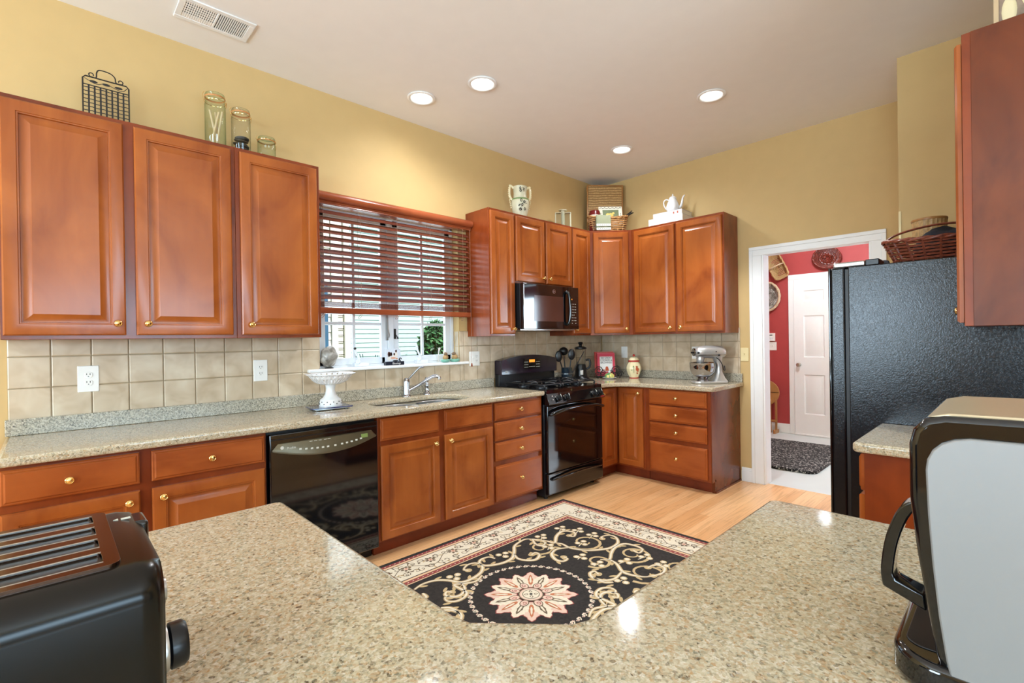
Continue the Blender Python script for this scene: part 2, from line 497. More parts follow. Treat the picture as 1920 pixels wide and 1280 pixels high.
def thing(name, label, cat, loc=(0, 0, 0), rz=0, group=None):
    o = bpy.data.objects.new(name, None)
    COL.objects.link(o)
    o.empty_display_size = .05
    o.location = loc; o.rotation_euler = (0, 0, rz)
    o['label'] = label; o['category'] = cat
    if group: o['group'] = group
    return o
def tag(o, label, cat, group=None, kind=None):
    o['label'] = label; o['category'] = cat
    if group: o['group'] = group
    if kind: o['kind'] = kind
    return o
def struct(o, label=None):
    o['kind'] = 'structure'
    if label: o['label'] = label
    return o
def dup(root, loc, rz=None, label=None):
    r = root.copy(); COL.objects.link(r); r.location = loc
    if rz is not None: r.rotation_euler = (0, 0, rz)
    if label: r['label'] = label
    for ch in root.children:
        c = ch.copy(); COL.objects.link(c); c.parent = r
        for g in ch.children:
            d = g.copy(); COL.objects.link(d); d.parent = c
    return r
def text(name, body, size, loc, rot, mat, parent, align='CENTER', sx=1.0):
    cu = bpy.data.curves.new(name, 'FONT')
    cu.body = body; cu.size = size; cu.align_x = align; cu.align_y = 'CENTER'; cu.extrude = .0004
    cu.materials.append(MT[mat])
    tmp = bpy.data.objects.new(name, cu); COL.objects.link(tmp)
    me = bpy.data.meshes.new_from_object(tmp)
    bpy.data.objects.remove(tmp); bpy.data.curves.remove(cu)
    me.name = name
    o = bpy.data.objects.new(name, me); COL.objects.link(o)
    o.parent = parent; o.location = loc; o.rotation_euler = rot; o.scale = (sx, 1, 1)
    return o
RX90 = Matrix.Rotation(PI/2, 4, 'X')      # +z -> -y
UPR = (PI/2, 0, 0)                         # text standing up, read from -y

def arc(cx, cy, r, a0, a1, n=8):
    return [(cx+r*math.cos(math.radians(a0+(a1-a0)*i/n)), cy+r*math.sin(math.radians(a0+(a1-a0)*i/n))) for i in range(n+1)]
def smooth_path(pts, n=6):
    P = [Vector(p) for p in pts]
    out = []
    for i in range(len(P)-1):
        a = P[max(i-1, 0)]; b = P[i]; c = P[i+1]; d = P[min(i+2, len(P)-1)]
        for k in range(n):
            t = k/n
            out.append(.5*((2*b)+(c-a)*t+(2*a-5*b+4*c-d)*t*t+(3*b-a-3*c+d)*t**3))
    out.append(P[-1])
    return out
def rrect(x0, x1, y0, y1, r, n=5):
    return arc(x1-r, y1-r, r, 0, 90, n)+arc(x0+r, y1-r, r, 90, 180, n)+arc(x0+r, y0+r, r, 180, 270, n)+arc(x1-r, y0+r, r, 270, 360, n)

DOOR = [(0, 0), (0, .012), (.006, .019), (.010, .020), (.050, .020), (.0525, .0165), (.0575, .016), (.0595, .0055), (.0655, .0055), (.094, .0175), (.096, .0185)]
DRAW = [(0, 0), (0, .010), (.005, .014), (.010, .0145), (.014, .019), (.016, .020)]
CEIL = 3.089
UT, UB = 2.446, 1.372
YR = -3.53

# ------------------------------------------------------------------ room shell
def wallbox(name, boxes, mat='wall', label=None):
    b = MB()
    for q in boxes: b.box(*q)
    return struct(b.done(name, mat, smooth=0), label)

OX0, OX1, OZ0, OZ1 = -3.29, -2.075, 1.135, 2.33     # kitchen window opening
wallbox('wall_left', [(-8.6, OX0, 0, .14, 0, CEIL), (OX1, .12, 0, .14, 0, CEIL), (OX0, OX1, 0, .14, 0, OZ0), (OX0, OX1, 0, .14, OZ1, CEIL)])
DY0, DY1, DZ = -2.56, -1.752, 2.085                   # doorway to the mudroom
wallbox('wall_back', [(0, .12, DY1, 0, 0, CEIL), (0, .12, -3.8, DY0, 0, CEIL), (0, .12, DY0, DY1, DZ, CEIL)])
wallbox('wall_back_return', [(-.72, -.001, YR, -2.825, 0, CEIL)])
wallbox('wall_right', [(-2.35, -.72, YR-.12, YR, 0, CEIL)])
wallbox('wall_front', [(-8.6, -5.1, -7.14, -7, 0, CEIL), (-2.3, .12, -7.14, -7, 0, CEIL), (-5.1, -2.3, -7.14, -7, 0, .8), (-5.1, -2.3, -7.14, -7, 2.65, CEIL)])
wallbox('wall_behind', [(-8.72, -8.6, -7.14, -6.5, 0, CEIL), (-8.72, -8.6, -3.9, -2.3, 0, CEIL), (-8.72, -8.6, -.7, .14, 0, CEIL), (-8.72, -8.6, -6.5, -3.9, 0, .6), (-8.72, -8.6, -6.5, -3.9, 2.6, CEIL), (-8.72, -8.6, -2.3, -.7, 0, .85), (-8.72, -8.6, -2.3, -.7, 2.45, CEIL)])
wallbox('wall_side', [(0, .12, -7, -3.8, 0, CEIL)])
# ceiling with round cut-outs for the recessed lamps
LIGHTS = [(-2.48, -.832), (-2.68, -.39), (-1.143, -1.819), (-.774, -.814)]
b = MB()
b.slab([(-8.72, -7.14), (.12, -7.14), (.12, .14), (-8.72, .14)], [[(x+.079*math.cos(2*PI*i/32), y+.079*math.sin(2*PI*i/32)) for i in range(32)] for x, y in LIGHTS], CEIL, CEIL+.02)
struct(b.done('ceiling', 'ceil', smooth=0))
wallbox('roof_slab', [(-8.9, .2, -7.3, .3, CEIL+.16, CEIL+.3)], 'ceil')
b = MB(); b.box(-8.72, .06, -7.14, .14, -.05, 0)
struct(b.done('floor', 'oak', smooth=0))
# mudroom
wallbox('floor_mudroom', [(.06, 2.9, -5.3, .1, -.05, -.001)], 'mudfloor')
wallbox('wall_mudroom_back', [(2.68, 2.8, -4.0, -.1, 0, 2.75), (2.68, 2.8, -5.3, -5.0, 0, 2.75), (2.68, 2.8, -5.0, -4.0, 0, 1.1), (2.68, 2.8, -5.0, -4.0, 2.2, 2.75)], 'red')
wallbox('wall_mudroom_left', [(.12, 2.8, -.22, -.1, 0, 2.75)], 'red')
wallbox('wall_mudroom_right', [(.12, 2.8, -5.42, -5.3, 0, 2.75)], 'red')
wallbox('ceiling_mudroom', [(.12, 2.8, -5.42, -.1, 2.75, 2.9)], 'ceil')

# baseboards
def baseboard(name, boxes, axis):
    b = MB()
    for x0, x1, y0, y1 in boxes:
        b.box(x0, x1, y0, y1, 0, .10)
        if axis == 'x': b.box(x0+.005, x1, y0, y1, .10, .128)
        else: b.box(x0, x1, y0, y1-.005, .10, .128)
    return struct(b.done(name, 'white', bevel=.003))
baseboard('baseboard_back', [(-.016, 0, -1.655, -1.56)], 'x')
baseboard('baseboard_mudroom', [(2.664, 2.68, -1.178, -.22)], 'x')

# door casing on the kitchen side + jambs
b = MB()
for (y0, y1) in ((DY1-.004, -1.652), (-2.655, DY0+.004)):
    b.box(-.012, 0, y0, y1, 0, 2.062)
    yo = y1 if y1 > -2 else y0
    b.box(-.02, -.012, min(yo, yo+(-.03 if y1 > -2 else .03)), max(yo, yo+(-.03 if y1 > -2 else .03)), 0, 2.112)
b.box(-.012, 0, -2.655, -1.652, 2.062, 2.142); b.box(-.02, -.012, -2.655, -1.652, 2.112, 2.142)
b.box(0, .13, DY1-.018, DY1, 0, DZ); b.box(0, .13, DY0, DY0+.018, 0, DZ); b.box(0, .13, DY0+.018, DY1-.018, DZ-.018, DZ)
struct(b.done('trim_1', 'white', bevel=.003))

# pale strip painted in for the highlight on the wall return's corner bead
b = MB(); b.box(-.726, -.720, -2.836, -2.824, 1.70, 2.114)
tag(b.done('corner_highlight', 'ivory', smooth=0), 'thin pale strip drawn as the highlight on the wall edge behind the refrigerator basket', 'painted highlight')

# ------------------------------------------------------------------ tile backsplash (one mesh per wall)
def tiles_xz(b, x0, x1, z0, z1, y, ox=-4.785, oz=.985, p=.153):
    """tiles of a wall facing -y clipped to a rectangle"""
    i = math.floor((x0-ox)/p)
    while ox+i*p < x1-.004:
        j = 0
        while oz+j*p < z1-.004:
            a0, a1 = max(x0, ox+i*p)+.0018, min(x1, ox+(i+1)*p)-.0018
            c0, c1 = max(z0, oz+j*p)+.0018, min(z1, oz+(j+1)*p)-.0018
            if a1-a0 > .006 and c1-c0 > .006:
                q = .004
                b.loops([[Vector((a0, y, c0)), Vector((a1, y, c0)), Vector((a1, y, c1)), Vector((a0, y, c1))],
                         [Vector((a0, y-.004, c0)), Vector((a1, y-.004, c0)), Vector((a1, y-.004, c1)), Vector((a0, y-.004, c1))],
                         [Vector((a0+q, y-.0065, c0+q)), Vector((a1-q, y-.0065, c0+q)), Vector((a1-q, y-.0065, c1-q)), Vector((a0+q, y-.0065, c1-q))]], mi=1)
            j += 1
        i += 1
b = MB()
for r in ((-4.785, OX0, .985, 1.42), (OX0, OX1, .985, 1.14), (OX1, -.012, .985, 1.42)):
    b.box(r[0], r[1], -.003, -.0005, r[2], r[3]); tiles_xz(b, *r, -.003)
# return tiles inside the window reveal
for j in range(2):
    b.box(OX1-.007, OX1-.0005, .004, .055, 1.16+j*.153*.85, 1.16+(j+1)*.153*.85-.003, mi=1)
    b.box(OX0+.0005, OX0+.007, .004, .055, 1.16+j*.153*.85, 1.16+(j+1)*.153*.85-.003, mi=1)
struct(b.done('trim_2', ['grout', 'tile'], smooth=20))
b = MB()
b.box(.012, 1.56, -.003, -.0005, .985, 1.42); tiles_xz(b, .012, 1.56, .985, 1.42, -.003, ox=.012)
o = struct(b.done('trim_3', ['grout', 'tile'], smooth=20)); o.rotation_euler = (0, 0, -PI/2)

# ------------------------------------------------------------------ window over the sink
b = MB()
F = .075
b.box(OX0, OX1, F, .13, OZ0, OZ0+.035); b.box(OX0, OX1, F, .13, OZ1-.035, OZ1)
b.box(OX0, OX0+.03, F, .13, OZ0, OZ1); b.box(OX1-.03, OX1, F, .13, OZ0, OZ1); b.box(-2.715, -2.665, F-.004, .13, OZ0, OZ1)
win = struct(b.done('window_1', 'vinyl', bevel=.004))
def sash(x0, x1):
    z0, z1 = OZ0+.035, OZ1-.035
    g = .052
    b = MB()
    b.box(x0, x1, .084, .118, z0, z0+g); b.box(x0, x1, .084, .118, z1-g, z1)
    b.box(x0, x0+g, .084, .118, z0, z1); b.box(x1-g, x1, .084, .118, z0, z1)
    xm = (x0+x1)/2
    b.box(xm-.011, xm+.011, .090, .112, z0+g, z1-g)
    for k in range(1, 4):
        zz = z0+g+(z1-z0-2*g)*k/4
        b.box(x0+g, x1-g, .0905, .1115, zz-.011, zz+.011)
    s = b.done('sash', 'vinyl', win, bevel=.004)
    g2 = MB(); g2.poly([(x0+g, .101, z0+g), (x1-g, .101, z0+g), (x1-g, .101, z1-g), (x0+g, .101, z1-g)])
    g2.done('pane', 'glass', s, smooth=0)
sash(OX0+.03, -2.715); sash(-2.665, OX1-.03)
def crank(x, tip):
    b = MB()
    b.box(x-.035, x+.075, .045, .084, 1.158, 1.185)
    b.ball((x-.01, .05, 1.19), .02, sc=(1, .8, .9))
    b.tube([(x-.005, .04, 1.19), (x-.012, .035, 1.225), (x-.035, .03, 1.262), (x-.042, .028, 1.285)], [.011, .009, .008, .009], 8)
    c = b.done('crank_handle', 'vinyl', win, bevel=.002)
    k = MB(); k.ball((x-.043, .028, 1.292), .010); k.done('crank_knob', tip, c)
crank(-2.97, 'iron'); crank(-2.44, 'vinyl')
b = MB()
b.tube([(-2.725, .066, 1.52), (-2.725, .06, 1.44), (-2.716, .052, 1.39), (-2.722, .05, 1.37)], .005, 6); b.box(-2.733, -2.717, .066, .078, 1.35, 1.56)
b.done('lock_lever', 'steel', win)
b = MB(); b.tube([(-2.655, .07, 1.40), (-2.645, .055, 1.375), (-2.64, .05, 1.36)], [.003, .004, .008], 6); b.box(-2.662, -2.648, .068, .08, 1.36, 1.44)
b.done('lock_lever', 'iron', win)
# sill board
b = MB(); b.box(-3.375, -2.0, -.045, -.0005, 1.135, 1.157); b.box(OX0+.001, OX1-.001, -.0005, .075, 1.135, 1.157)
struct(b.done('window_sill', 'white', bevel=.006, bseg=3))

# ------------------------------------------------------------------ recessed lamps and vent
def recessed(x, y, label, watts=45, cone=160):
    t = thing('recessed_light', label, 'ceiling light', (x, y, CEIL), 0, 'recessed ceiling lights')
    b = MB(); b.lathe([(.076, -.001), (.098, -.002), (.099, -.006), (.090, -.011), (.078, -.009), (.074, .0)], seg=32, caps=False)
    b.done('trim_ring', 'can', t, smooth=60)
    b = MB(); b.lathe([(.077, .0), (.074, .04), (.068, .09), (.066, .115)], seg=32, caps=False); b.done('reflector', 'can', t, smooth=60)
    b = MB(); b.lathe([(.0, .075), (.03, .076), (.052, .084), (.062, .098), (.062, .112), (0, .113)], seg=24); b.done('bulb', 'bulb', t, smooth=60)
    l = lamp('lamp_beam', 'SPOT', (x, y, CEIL-.03), watts, (.92, .96, 1.0), (0, 0, -1), spot_size=math.radians(cone), spot_blend=1.0 if cone > 150 else .4, shadow_soft_size=.06)
    return t
names = ['recessed ceiling light nearest the camera over the rug', 'recessed ceiling light beside the window wall above the blind', 'recessed ceiling light nearest the doorway, in the right half of the ceiling', 'smallest recessed ceiling light, near the far corner of the ceiling']
for k, (x, y) in enumerate(LIGHTS):
    recessed(x, y, names[k], (75, 11, 115, 46)[k], (160, 160, 98, 160)[k])

t = thing('air_vent', 'white ceiling register with a grid half and a louvred half', 'vent', (-3.965, -.365, CEIL))
b = MB()
b.box(-.175, .175, -.105, -.075, -.008, -.0005); b.box(-.175, .175, .075, .105, -.008, -.0005)
b.box(-.175, -.145, -.075, .075, -.008, -.0005); b.box(.145, .175, -.075, .075, -.008, -.0005); b.box(-.006, .006, -.075, .075, -.008, -.0005)
b.done('frame', 'white', t, bevel=.003)
b = MB(); b.box(-.146, .146, -.076, .076, -.0012, -.0004); b.done('duct', 'duct', t)
b = MB()
for i in range(14):
    x = -.142+i*.0098
    b.box(x, x+.0045, -.075, .075, -.007, -.003, M=None)
for j in range(6):
    y = -.07+j*.021
    b.box(-.145, -.006, y, y+.008, -.0055, -.0035)
b.box(-.145, -.006, .036, .075, -.006, -.0045)
b.done('grid', 'ceil', t)
b = MB()
for i in range(14):
    x = .010+i*.0098
    b.box(x, x+.0055, -.075, .075, -.007, -.003)
b.done('louvre', 'white', t)

# ------------------------------------------------------------------ cabinets
def knob_mesh():
    b = MB()
    b.lathe([(.0085, 0), (.0085, .002), (.0050, .004), (.0050, .012), (.0085, .016), (.0150, .019), (.0165, .023), (.0160, .0265), (.0125, .029), (.0110, .0275), (.0075, .0285), (.004, .0305), (0, .031)], RX90, 20)
    o = b.done('knob', 'brass', smooth=50)
    me = o.data; bpy.data.objects.remove(o)
    return me
KNOB = knob_mesh()
def knob(parent, x, z, y):
    o = bpy.data.objects.new('knob', KNOB); COL.objects.link(o)
    o.parent = parent; o.location = (x, y, z)
    return o
def cabinet(name, label, x, y, z, rz, W, D, H, fronts, toe=False, group=None, hollow=False, endpanel=False, cat='cabinet'):
    """front faces local -y; fronts = (kind, x0, x1, z0, z1, (knob x, knob z) or None)"""
    t = thing(name, label, cat, (x, y, z), rz, group)
    b = MB()
    zb = .10 if toe else 0
    if hollow:
        b.box(0, .018, -D, -.002, zb, H); b.box(W-.018, W, -D, -.002, zb, H); b.box(.018, W-.018, -.02, -.002, zb, H); b.box(.018, W-.018, -D+.02, -.02, zb, zb+.018); b.box(.018, W-.018, -D, -D+.02, zb, H)
    else: b.box(0, W, -D, -.002, zb, H)
    b.done('carcass', 'frame', t, bevel=.0015)
    if endpanel:
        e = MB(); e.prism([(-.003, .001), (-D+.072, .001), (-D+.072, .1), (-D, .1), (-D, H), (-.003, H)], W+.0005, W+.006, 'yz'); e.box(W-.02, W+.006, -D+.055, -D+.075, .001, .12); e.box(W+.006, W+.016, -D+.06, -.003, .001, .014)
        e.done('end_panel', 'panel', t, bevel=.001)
    if toe:
        b = MB(); b.box(0, W, -D+.07, -.01, .001, .1); b.done('toe_kick', 'toe', t)
    for kind, x0, x1, z0, z1, kn in fronts:
        b = MB(); b.door(x0, x1, z0, z1, -D-.0015, DOOR if kind == 'door' else DRAW)
        o = b.done(kind if kind != 'false' else 'false_drawer', 'door' if kind == 'door' else 'drawer', t, smooth=25)
        if kn: knob(o, kn[0], kn[1], -D-.0205)
    return t
G1, G2 = 'cherry wall cabinets', 'cherry base cabinets'
H = UT-UB
# left of the window
cabinet('upper_cabinet', 'wide two-door cherry wall cabinet left of the window, under the iron rack', -4.79, 0, UB, 0, .918, .305, H,
        [('door', .008, .427, .018, H-.022, (.395, .075)), ('door', .468, .897, .018, H-.022, (.513, .075))], group=G1)
cabinet('upper_cabinet', 'single-door cherry wall cabinet touching the left end of the window blind', -3.871, 0, UB, 0, .475, .305, H,
        [('door', .022, .455, .018, H-.022, (.068, .075))], group=G1)
cabinet('upper_cabinet', 'narrow cherry wall cabinet between window and microwave, under the painted vase', -1.985, 0, UB, 0, .29, .305, H,
        [('door', .008, .282, .018, H-.022, (.257, .06))], group=G1)
cabinet('upper_cabinet', 'short two-door cherry wall cabinet directly above the microwave', -1.694, 0, 1.835, 0, .783, .305, UT-1.835,
        [('door', .015, .382, .016, .589, (.352, .062)), ('door', .405, .778, .016, .589, (.437, .062))], group=G1)
cabinet('upper_cabinet', 'narrow cherry wall cabinet right of the microwave beside the corner', -.910, 0, UB, 0, .298, .305, H,
        [('door', .010, .290, .018, H-.022, (.036, .06))], group=G1)
# corner diagonal
t = thing('corner_cabinet', 'diagonal cherry corner wall cabinet holding the wicker baskets on top', 'cabinet', (0, 0, UB), 0, G1)
b = MB(); b.prism([(-.002, -.002), (-.611, -.002), (-.611, -.305), (-.305, -.611), (-.002, -.611)], 0, H); b.done('carcass', 'frame', t, bevel=.0015)
b = MB(); b.door(-.18, .18, .018, H-.022, 0, DOOR)
o = b.done('door', 'door', t, loc=(-.4587, -.4587, 0), rot=(0, 0, -PI/4), smooth=25); knob(o, .145, .062, -.0195)
cabinet('upper_cabinet', 'two-door cherry wall cabinet above the stand mixer, under the teapot', 0, -.6125, UB, -PI/2, .937, .305, H,
        [('door', .03, .472, .018, H-.022, (.428, .062)), ('door', .492, .925, .018, H-.022, (.535, .062))], group=G1)
RC = cabinet('upper_cabinet', 'cherry wall cabinet at the right edge, its plain side facing the camera', -1.775, YR, 1.362, PI, .395, .325, UT-1.362,
        [('door', .012, .387, .014, UT-1.362-.03, (.05, .07))], group=G1)
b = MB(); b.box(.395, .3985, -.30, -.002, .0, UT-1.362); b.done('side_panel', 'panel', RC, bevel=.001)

BH = .874
def drawers4(x0, x1):
    xm = (x0+x1)/2
    return [('drawer', x0, x1, .730, .862, (xm, .796)), ('drawer', x0, x1, .576, .716, (xm, .645)), ('drawer', x0, x1, .424, .562, (xm, .491)), ('drawer', x0, x1, .118, .386, (xm, .262))]
cabinet('base_cabinet', 'cherry base cabinet left of the dishwasher with two drawers over two doors', -4.79, 0, 0, 0, .966, .61, BH,
        [('drawer', .006, .437, .722, .860, (.205, .79)), ('drawer', .480, .956, .722, .860, (.714, .79)), ('door', .006, .437, .118, .690, (.397, .648)), ('door', .480, .956, .118, .690, (.520, .648))], True, G2)
cabinet('base_cabinet', 'cherry sink base cabinet with two doors under the sink', -3.186, 0, 0, 0, .945, .61, BH,
        [('false', .014, .452, .724, .862, None), ('false', .496, .934, .724, .862, None), ('door', .014, .452, .110, .694, (.412, .652)), ('door', .496, .934, .110, .694, (.506+.03, .652))], True, G2, hollow=True)
cabinet('base_cabinet', 'cherry four-drawer base cabinet between sink and range', -2.240, 0, 0, 0, .542, .61, BH, drawers4(.014, .524), True, G2)
# lazy susan corner
t = thing('corner_base_cabinet', 'cherry corner base cabinet with two doors meeting in the corner right of the range', 'cabinet', (0, 0, 0), 0, G2)
b = MB(); b.prism([(-.002, -.002), (-.925, -.002), (-.925, -.61), (-.61, -.61), (-.61, -.925), (-.002, -.925)], .1, BH); b.done('carcass', 'frame', t, bevel=.0015)
b = MB(); b.prism([(-.01, -.01), (-.92, -.01), (-.92, -.54), (-.54, -.54), (-.54, -.92), (-.01, -.92)], .001, .1); b.done('toe_kick', 'toe', t)
b = MB(); b.door(-.915, -.636, .118, .862, -.6115, DOOR); o = b.done('door', 'door', t, smooth=25); knob(o, -.888, .815, -.6315)
b = MB(); b.door(.636, .905, .118, .862, -.6115, DOOR); o = b.done('door', 'door', t, rot=(0, 0, -PI/2), smooth=25); knob(o, .868, .815, -.6315)
cabinet('base_cabinet', 'cherry four-drawer base cabinet under the stand mixer beside the doorway', 0, -.926, 0, -PI/2, .618, .61, BH, drawers4(.045, .590), True, G2, endpanel=True)
cabinet('base_cabinet', 'cherry base cabinet beside the black refrigerator, mostly hidden by the coffee maker', -1.775, YR, 0, PI, .555, .61, BH,
        [('drawer', .010, .545, .722, .866, (.28, .79)), ('door', .010, .545, .118, .706, (.06, .65))], True, G2)
# peninsula carcasses
t = thing('peninsula_cabinet', 'cherry cabinets under the quartz peninsula in the foreground', 'cabinet', (-4.5, -3.2, 0), 0, G2)
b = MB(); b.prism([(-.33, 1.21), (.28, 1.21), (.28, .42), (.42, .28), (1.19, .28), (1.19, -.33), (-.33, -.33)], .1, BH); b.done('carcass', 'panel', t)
b = MB(); b.prism([(-.32, 1.19), (.20, 1.19), (.20, .36), (.38, .20), (1.17, .20), (1.17, -.32), (-.32, -.32)], .001, .1); b.done('toe_kick', 'toe', t)
for (x0, x1) in ((.46, .80), (.83, 1.17)):
    b = MB(); b.door(x0, x1, .118, .862, -.2815, DOOR); b.done('door', 'door', t, rot=(0, 0, PI/2), smooth=25)
for (x0, x1) in ((.46, .80), (.83, 1.17)):
    b = MB(); b.door(x0, x1, .118, .862, .28, [(i, -f) for i, f in DOOR]); b.done('door', 'door', t, smooth=25)

# ------------------------------------------------------------------ counters
CB, CT = .8755, .914
def counter(name, label, poly, holes, ups, loc=(0, 0, 0)):
    t = thing(name, label, 'countertop', loc)
    b = MB(); b.slab(poly, holes, CB, CT); b.done('slab', 'quartz', t, bevel=.014, bseg=4)
    for q, lab in ups:
        b = MB(); b.box(*q); tag(b.done('backsplash_strip', 'quartz_edge', bevel=.003), lab, 'backsplash')
    return t
SX0, SX1, SY0, SY1 = -3.075, -2.315, -.545, -.125
def dshape(x0, x1, y0, y1, n=10):
    a = .17
    pts = []
    for i in range(n+1):
        q = PI/2-PI*i/n; pts.append((x1-a+a*math.cos(q), (y0+y1)/2+(y1-y0)/2*math.sin(q)))
    for i in range(n+1):
        q = -PI/2-PI*i/n; pts.append((x0+a+a*math.cos(q), (y0+y1)/2+(y1-y0)/2*math.sin(q)))
    return pts
counter('countertop', 'long beige quartz countertop with the sink, along the window wall', [(-4.795, -.655), (-1.70, -.655), (-1.70, -.008), (-4.795, -.008)],
        [dshape(SX0, SX1, SY0, SY1)], [((-4.795, -1.70, -.028, -.008, CT+.0005, .993), 'low grey quartz backsplash strip behind the sink along the window wall')])
pl = [(-.922, -.008), (-.922, -.655), (-.86, -.655)]+[(x, y) for x, y in arc(-.86, -.86, .205, 90, 0, 8)][1:]+[(-.655, -1.575), (-.64, -1.588), (-.008, -1.588), (-.008, -.008)]
counter('countertop', 'L-shaped beige quartz countertop right of the range, carrying the stand mixer', pl, [], [((-.922, -.029, -.028, -.008, CT+.0005, .993), 'short grey quartz backsplash strip behind the utensil crock and blender'), ((-.028, -.008, -1.583, -.008, CT+.0005, .993), 'grey quartz backsplash strip behind the stand mixer')])
counter('countertop', 'short beige quartz countertop beside the refrigerator', [(-2.345, -2.885), (-1.775, -2.885), (-1.775, YR+.002), (-2.36, YR+.002), (-2.36, -2.9)], [], [])
pen = [(-4.205, -1.962), (-4.19, -1.975), (-4.19, -2.735), (-4.183, -2.765), (-4.08, -2.875), (-4.04, -2.892), (-3.30, -2.892), (-3.285, -2.907), (-3.285, -3.56), (-4.87, -3.56), (-4.87, -1.962)]
counter('peninsula_countertop', 'large speckled beige quartz peninsula countertop filling the foreground', [(x, y) for x, y in pen], [], [])

# ------------------------------------------------------------------ sink, faucet, sprayer
t = thing('kitchen_sink', 'double-bowl stainless steel undermount sink', 'sink', (-2.695, -.335, .70))
b = MB(); b.slab([(-.40, -.23), (.40, -.23), (.40, .23), (-.40, .23)], [rrect(-.345, -.02, -.185, .18, .12), rrect(.02, .345, -.185, .18, .12)], .162, .1735)
b.done('rim', 'steel', t, bevel=.004)
for s_ in (-1, 1):
    o_ = rrect(.02, .345, -.185, .18, .12) if s_ > 0 else rrect(-.345, -.02, -.185, .18, .12)
    cx = .1825*s_
    b = MB()
    rings = []
    for sc, z in ((1, .165), (.985, .06), (.93, .015), (.80, .003), (.12, .0)):
        rings.append([Vector((cx+(x-cx)*sc, -.0025+(y+.0025)*sc, z)) for x, y in o_])
    b.loops(rings, cap0=False); bo = b.done('bowl', 'steel', t, smooth=60)
    d = MB(); d.lathe([(.045, .0015), (.045, .004), (.03, .003), (0, .0035)], Matrix.Translation((cx, 0, 0)), 20); d.done('drain', 'chrome', bo)

t = thing('kitchen_faucet', 'chrome kitchen faucet with a raised lever behind the sink', 'faucet', (-2.648, -.075, CT), 0)
b = MB(); b.lathe([(.034, 0), (.034, .006), (.027, .012), (.0255, .02), (.0255, .115), (.023, .13), (.012, .142), (0, .144)], seg=24); b.done('body', 'chrome', t, smooth=50)
b = MB(); pts = smooth_path([(.015, -.012, .048), (.07, -.06, .085), (.125, -.11, .13), (.155, -.135, .15), (.175, -.155, .152), (.188, -.168, .143), (.190, -.17, .128)], 5)
b.tube(pts, [.0125]*len(pts), 12); b.done('spout', 'chrome', t, smooth=60)
b = MB(); b.tube(smooth_path([(.005, -.005, .125), (.035, -.03, .165), (.065, -.055, .205), (.085, -.07, .222), (.105, -.085, .226)], 4), [.009]*8+[.008]*5+[.011]*4, 10, flat=.8); b.done('lever', 'chrome', t, smooth=60)
t = thing('side_sprayer', 'small chrome side sprayer right of the faucet', 'sprayer', (-2.462, -.075, CT))
b = MB(); b.lathe([(.027, 0), (.027, .006), (.02, .014), (.015, .03), (.014, .05)], seg=20); b.done('base', 'chrome', t, smooth=50)
b = MB(); b.lathe([(.0135, .05), (.017, .065), (.0165, .08), (.012, .09), (.015, .105), (.017, .12), (.013, .135), (0, .138)], seg=20); b.done('spray_head', 'chrome', t, smooth=50)

# ------------------------------------------------------------------ dishwasher
t = thing('dishwasher', 'glossy black dishwasher reflecting the rug', 'dishwasher', (-3.505, 0, 0))
b = MB(); b.box(-.312, .312, -.585, -.02, .09, .868); b.done('tub', 'black', t)
b = MB(); b.box(-.308, .308, -.53, -.05, .001, .09); b.done('toe_plate', 'black', t)
b = MB(); b.box(-.308, .308, -.635, -.585, .085, .858); dr = b.done('door', 'gloss_black', t, bevel=.006, bseg=3)
b = MB(); n = 20
rings = []
for i in range(n+1):
    u = -.296+.592*i/n; q = (2*i/n-1); k = 1-q*q
    lo = .768-.046*k; hi = .808-.034*max(0, (abs(q)-.90)/.10)
    rings.append([Vector((u, -.634, hi)), Vector((u, -.636-.012*k, hi-.003)), Vector((u, -.640-.034*k, lo+.010)), Vector((u, -.640-.034*k, lo)), Vector((u, -.634, lo-.004))])
b.loops(rings); pa = b.done('control_panel', 'gold_panel', dr, smooth=35)
b = MB()
b.box(-.300, .300, -.6385, -.634, .826, .832)
b.done('handle_recess', 'black', dr)
def on_panel(u, v):
    q = u/.296; k = 1-q*q
    lo = .768-.046*k; hi = .808-.034*max(0, (abs(q)-.90)/.10)
    f = v; return (u, -.637-.012*k-(.024*k)*(1-f)-.0025, lo+.010+(hi-.003-lo-.010)*f)
for u, v, hw, h0, h1 in [(u, .35, .006, .004, .005) for u in (-.16, -.13, -.10, -.07, -.04, -.012, .03, .07, .10, .13, .16, .19)]+[(u, .9, .008, .001, .001) for u in (-.10, -.075, -.05, -.02, .0)]:
    x, y, z = on_panel(u, v)
    b = MB(); b.box(x-hw, x+hw, y-.001, y+.002, z-h0, z+h1); b.done('button_mark', 'glyph', dr, smooth=0)
x, y, z = on_panel(.215, .55); b = MB(); b.box(x-.02, x+.02, y-.002, y+.006, z-.011, z+.011); b.done('lcd_window', 'lcd', dr)
x, y, z = on_panel(-.205, .5); text('brand_lettering', 'Profile', .018, (x, y-.002, z), UPR, 'glyph', dr)
b = MB(); x, y, z = on_panel(-.25, .5); b.lathe([(.006, 0), (.009, 0), (.009, .001), (.006, .001)], Matrix.Translation((x, y, z)) @ RX90, 16); b.done('logo_ring', 'glyph', dr)

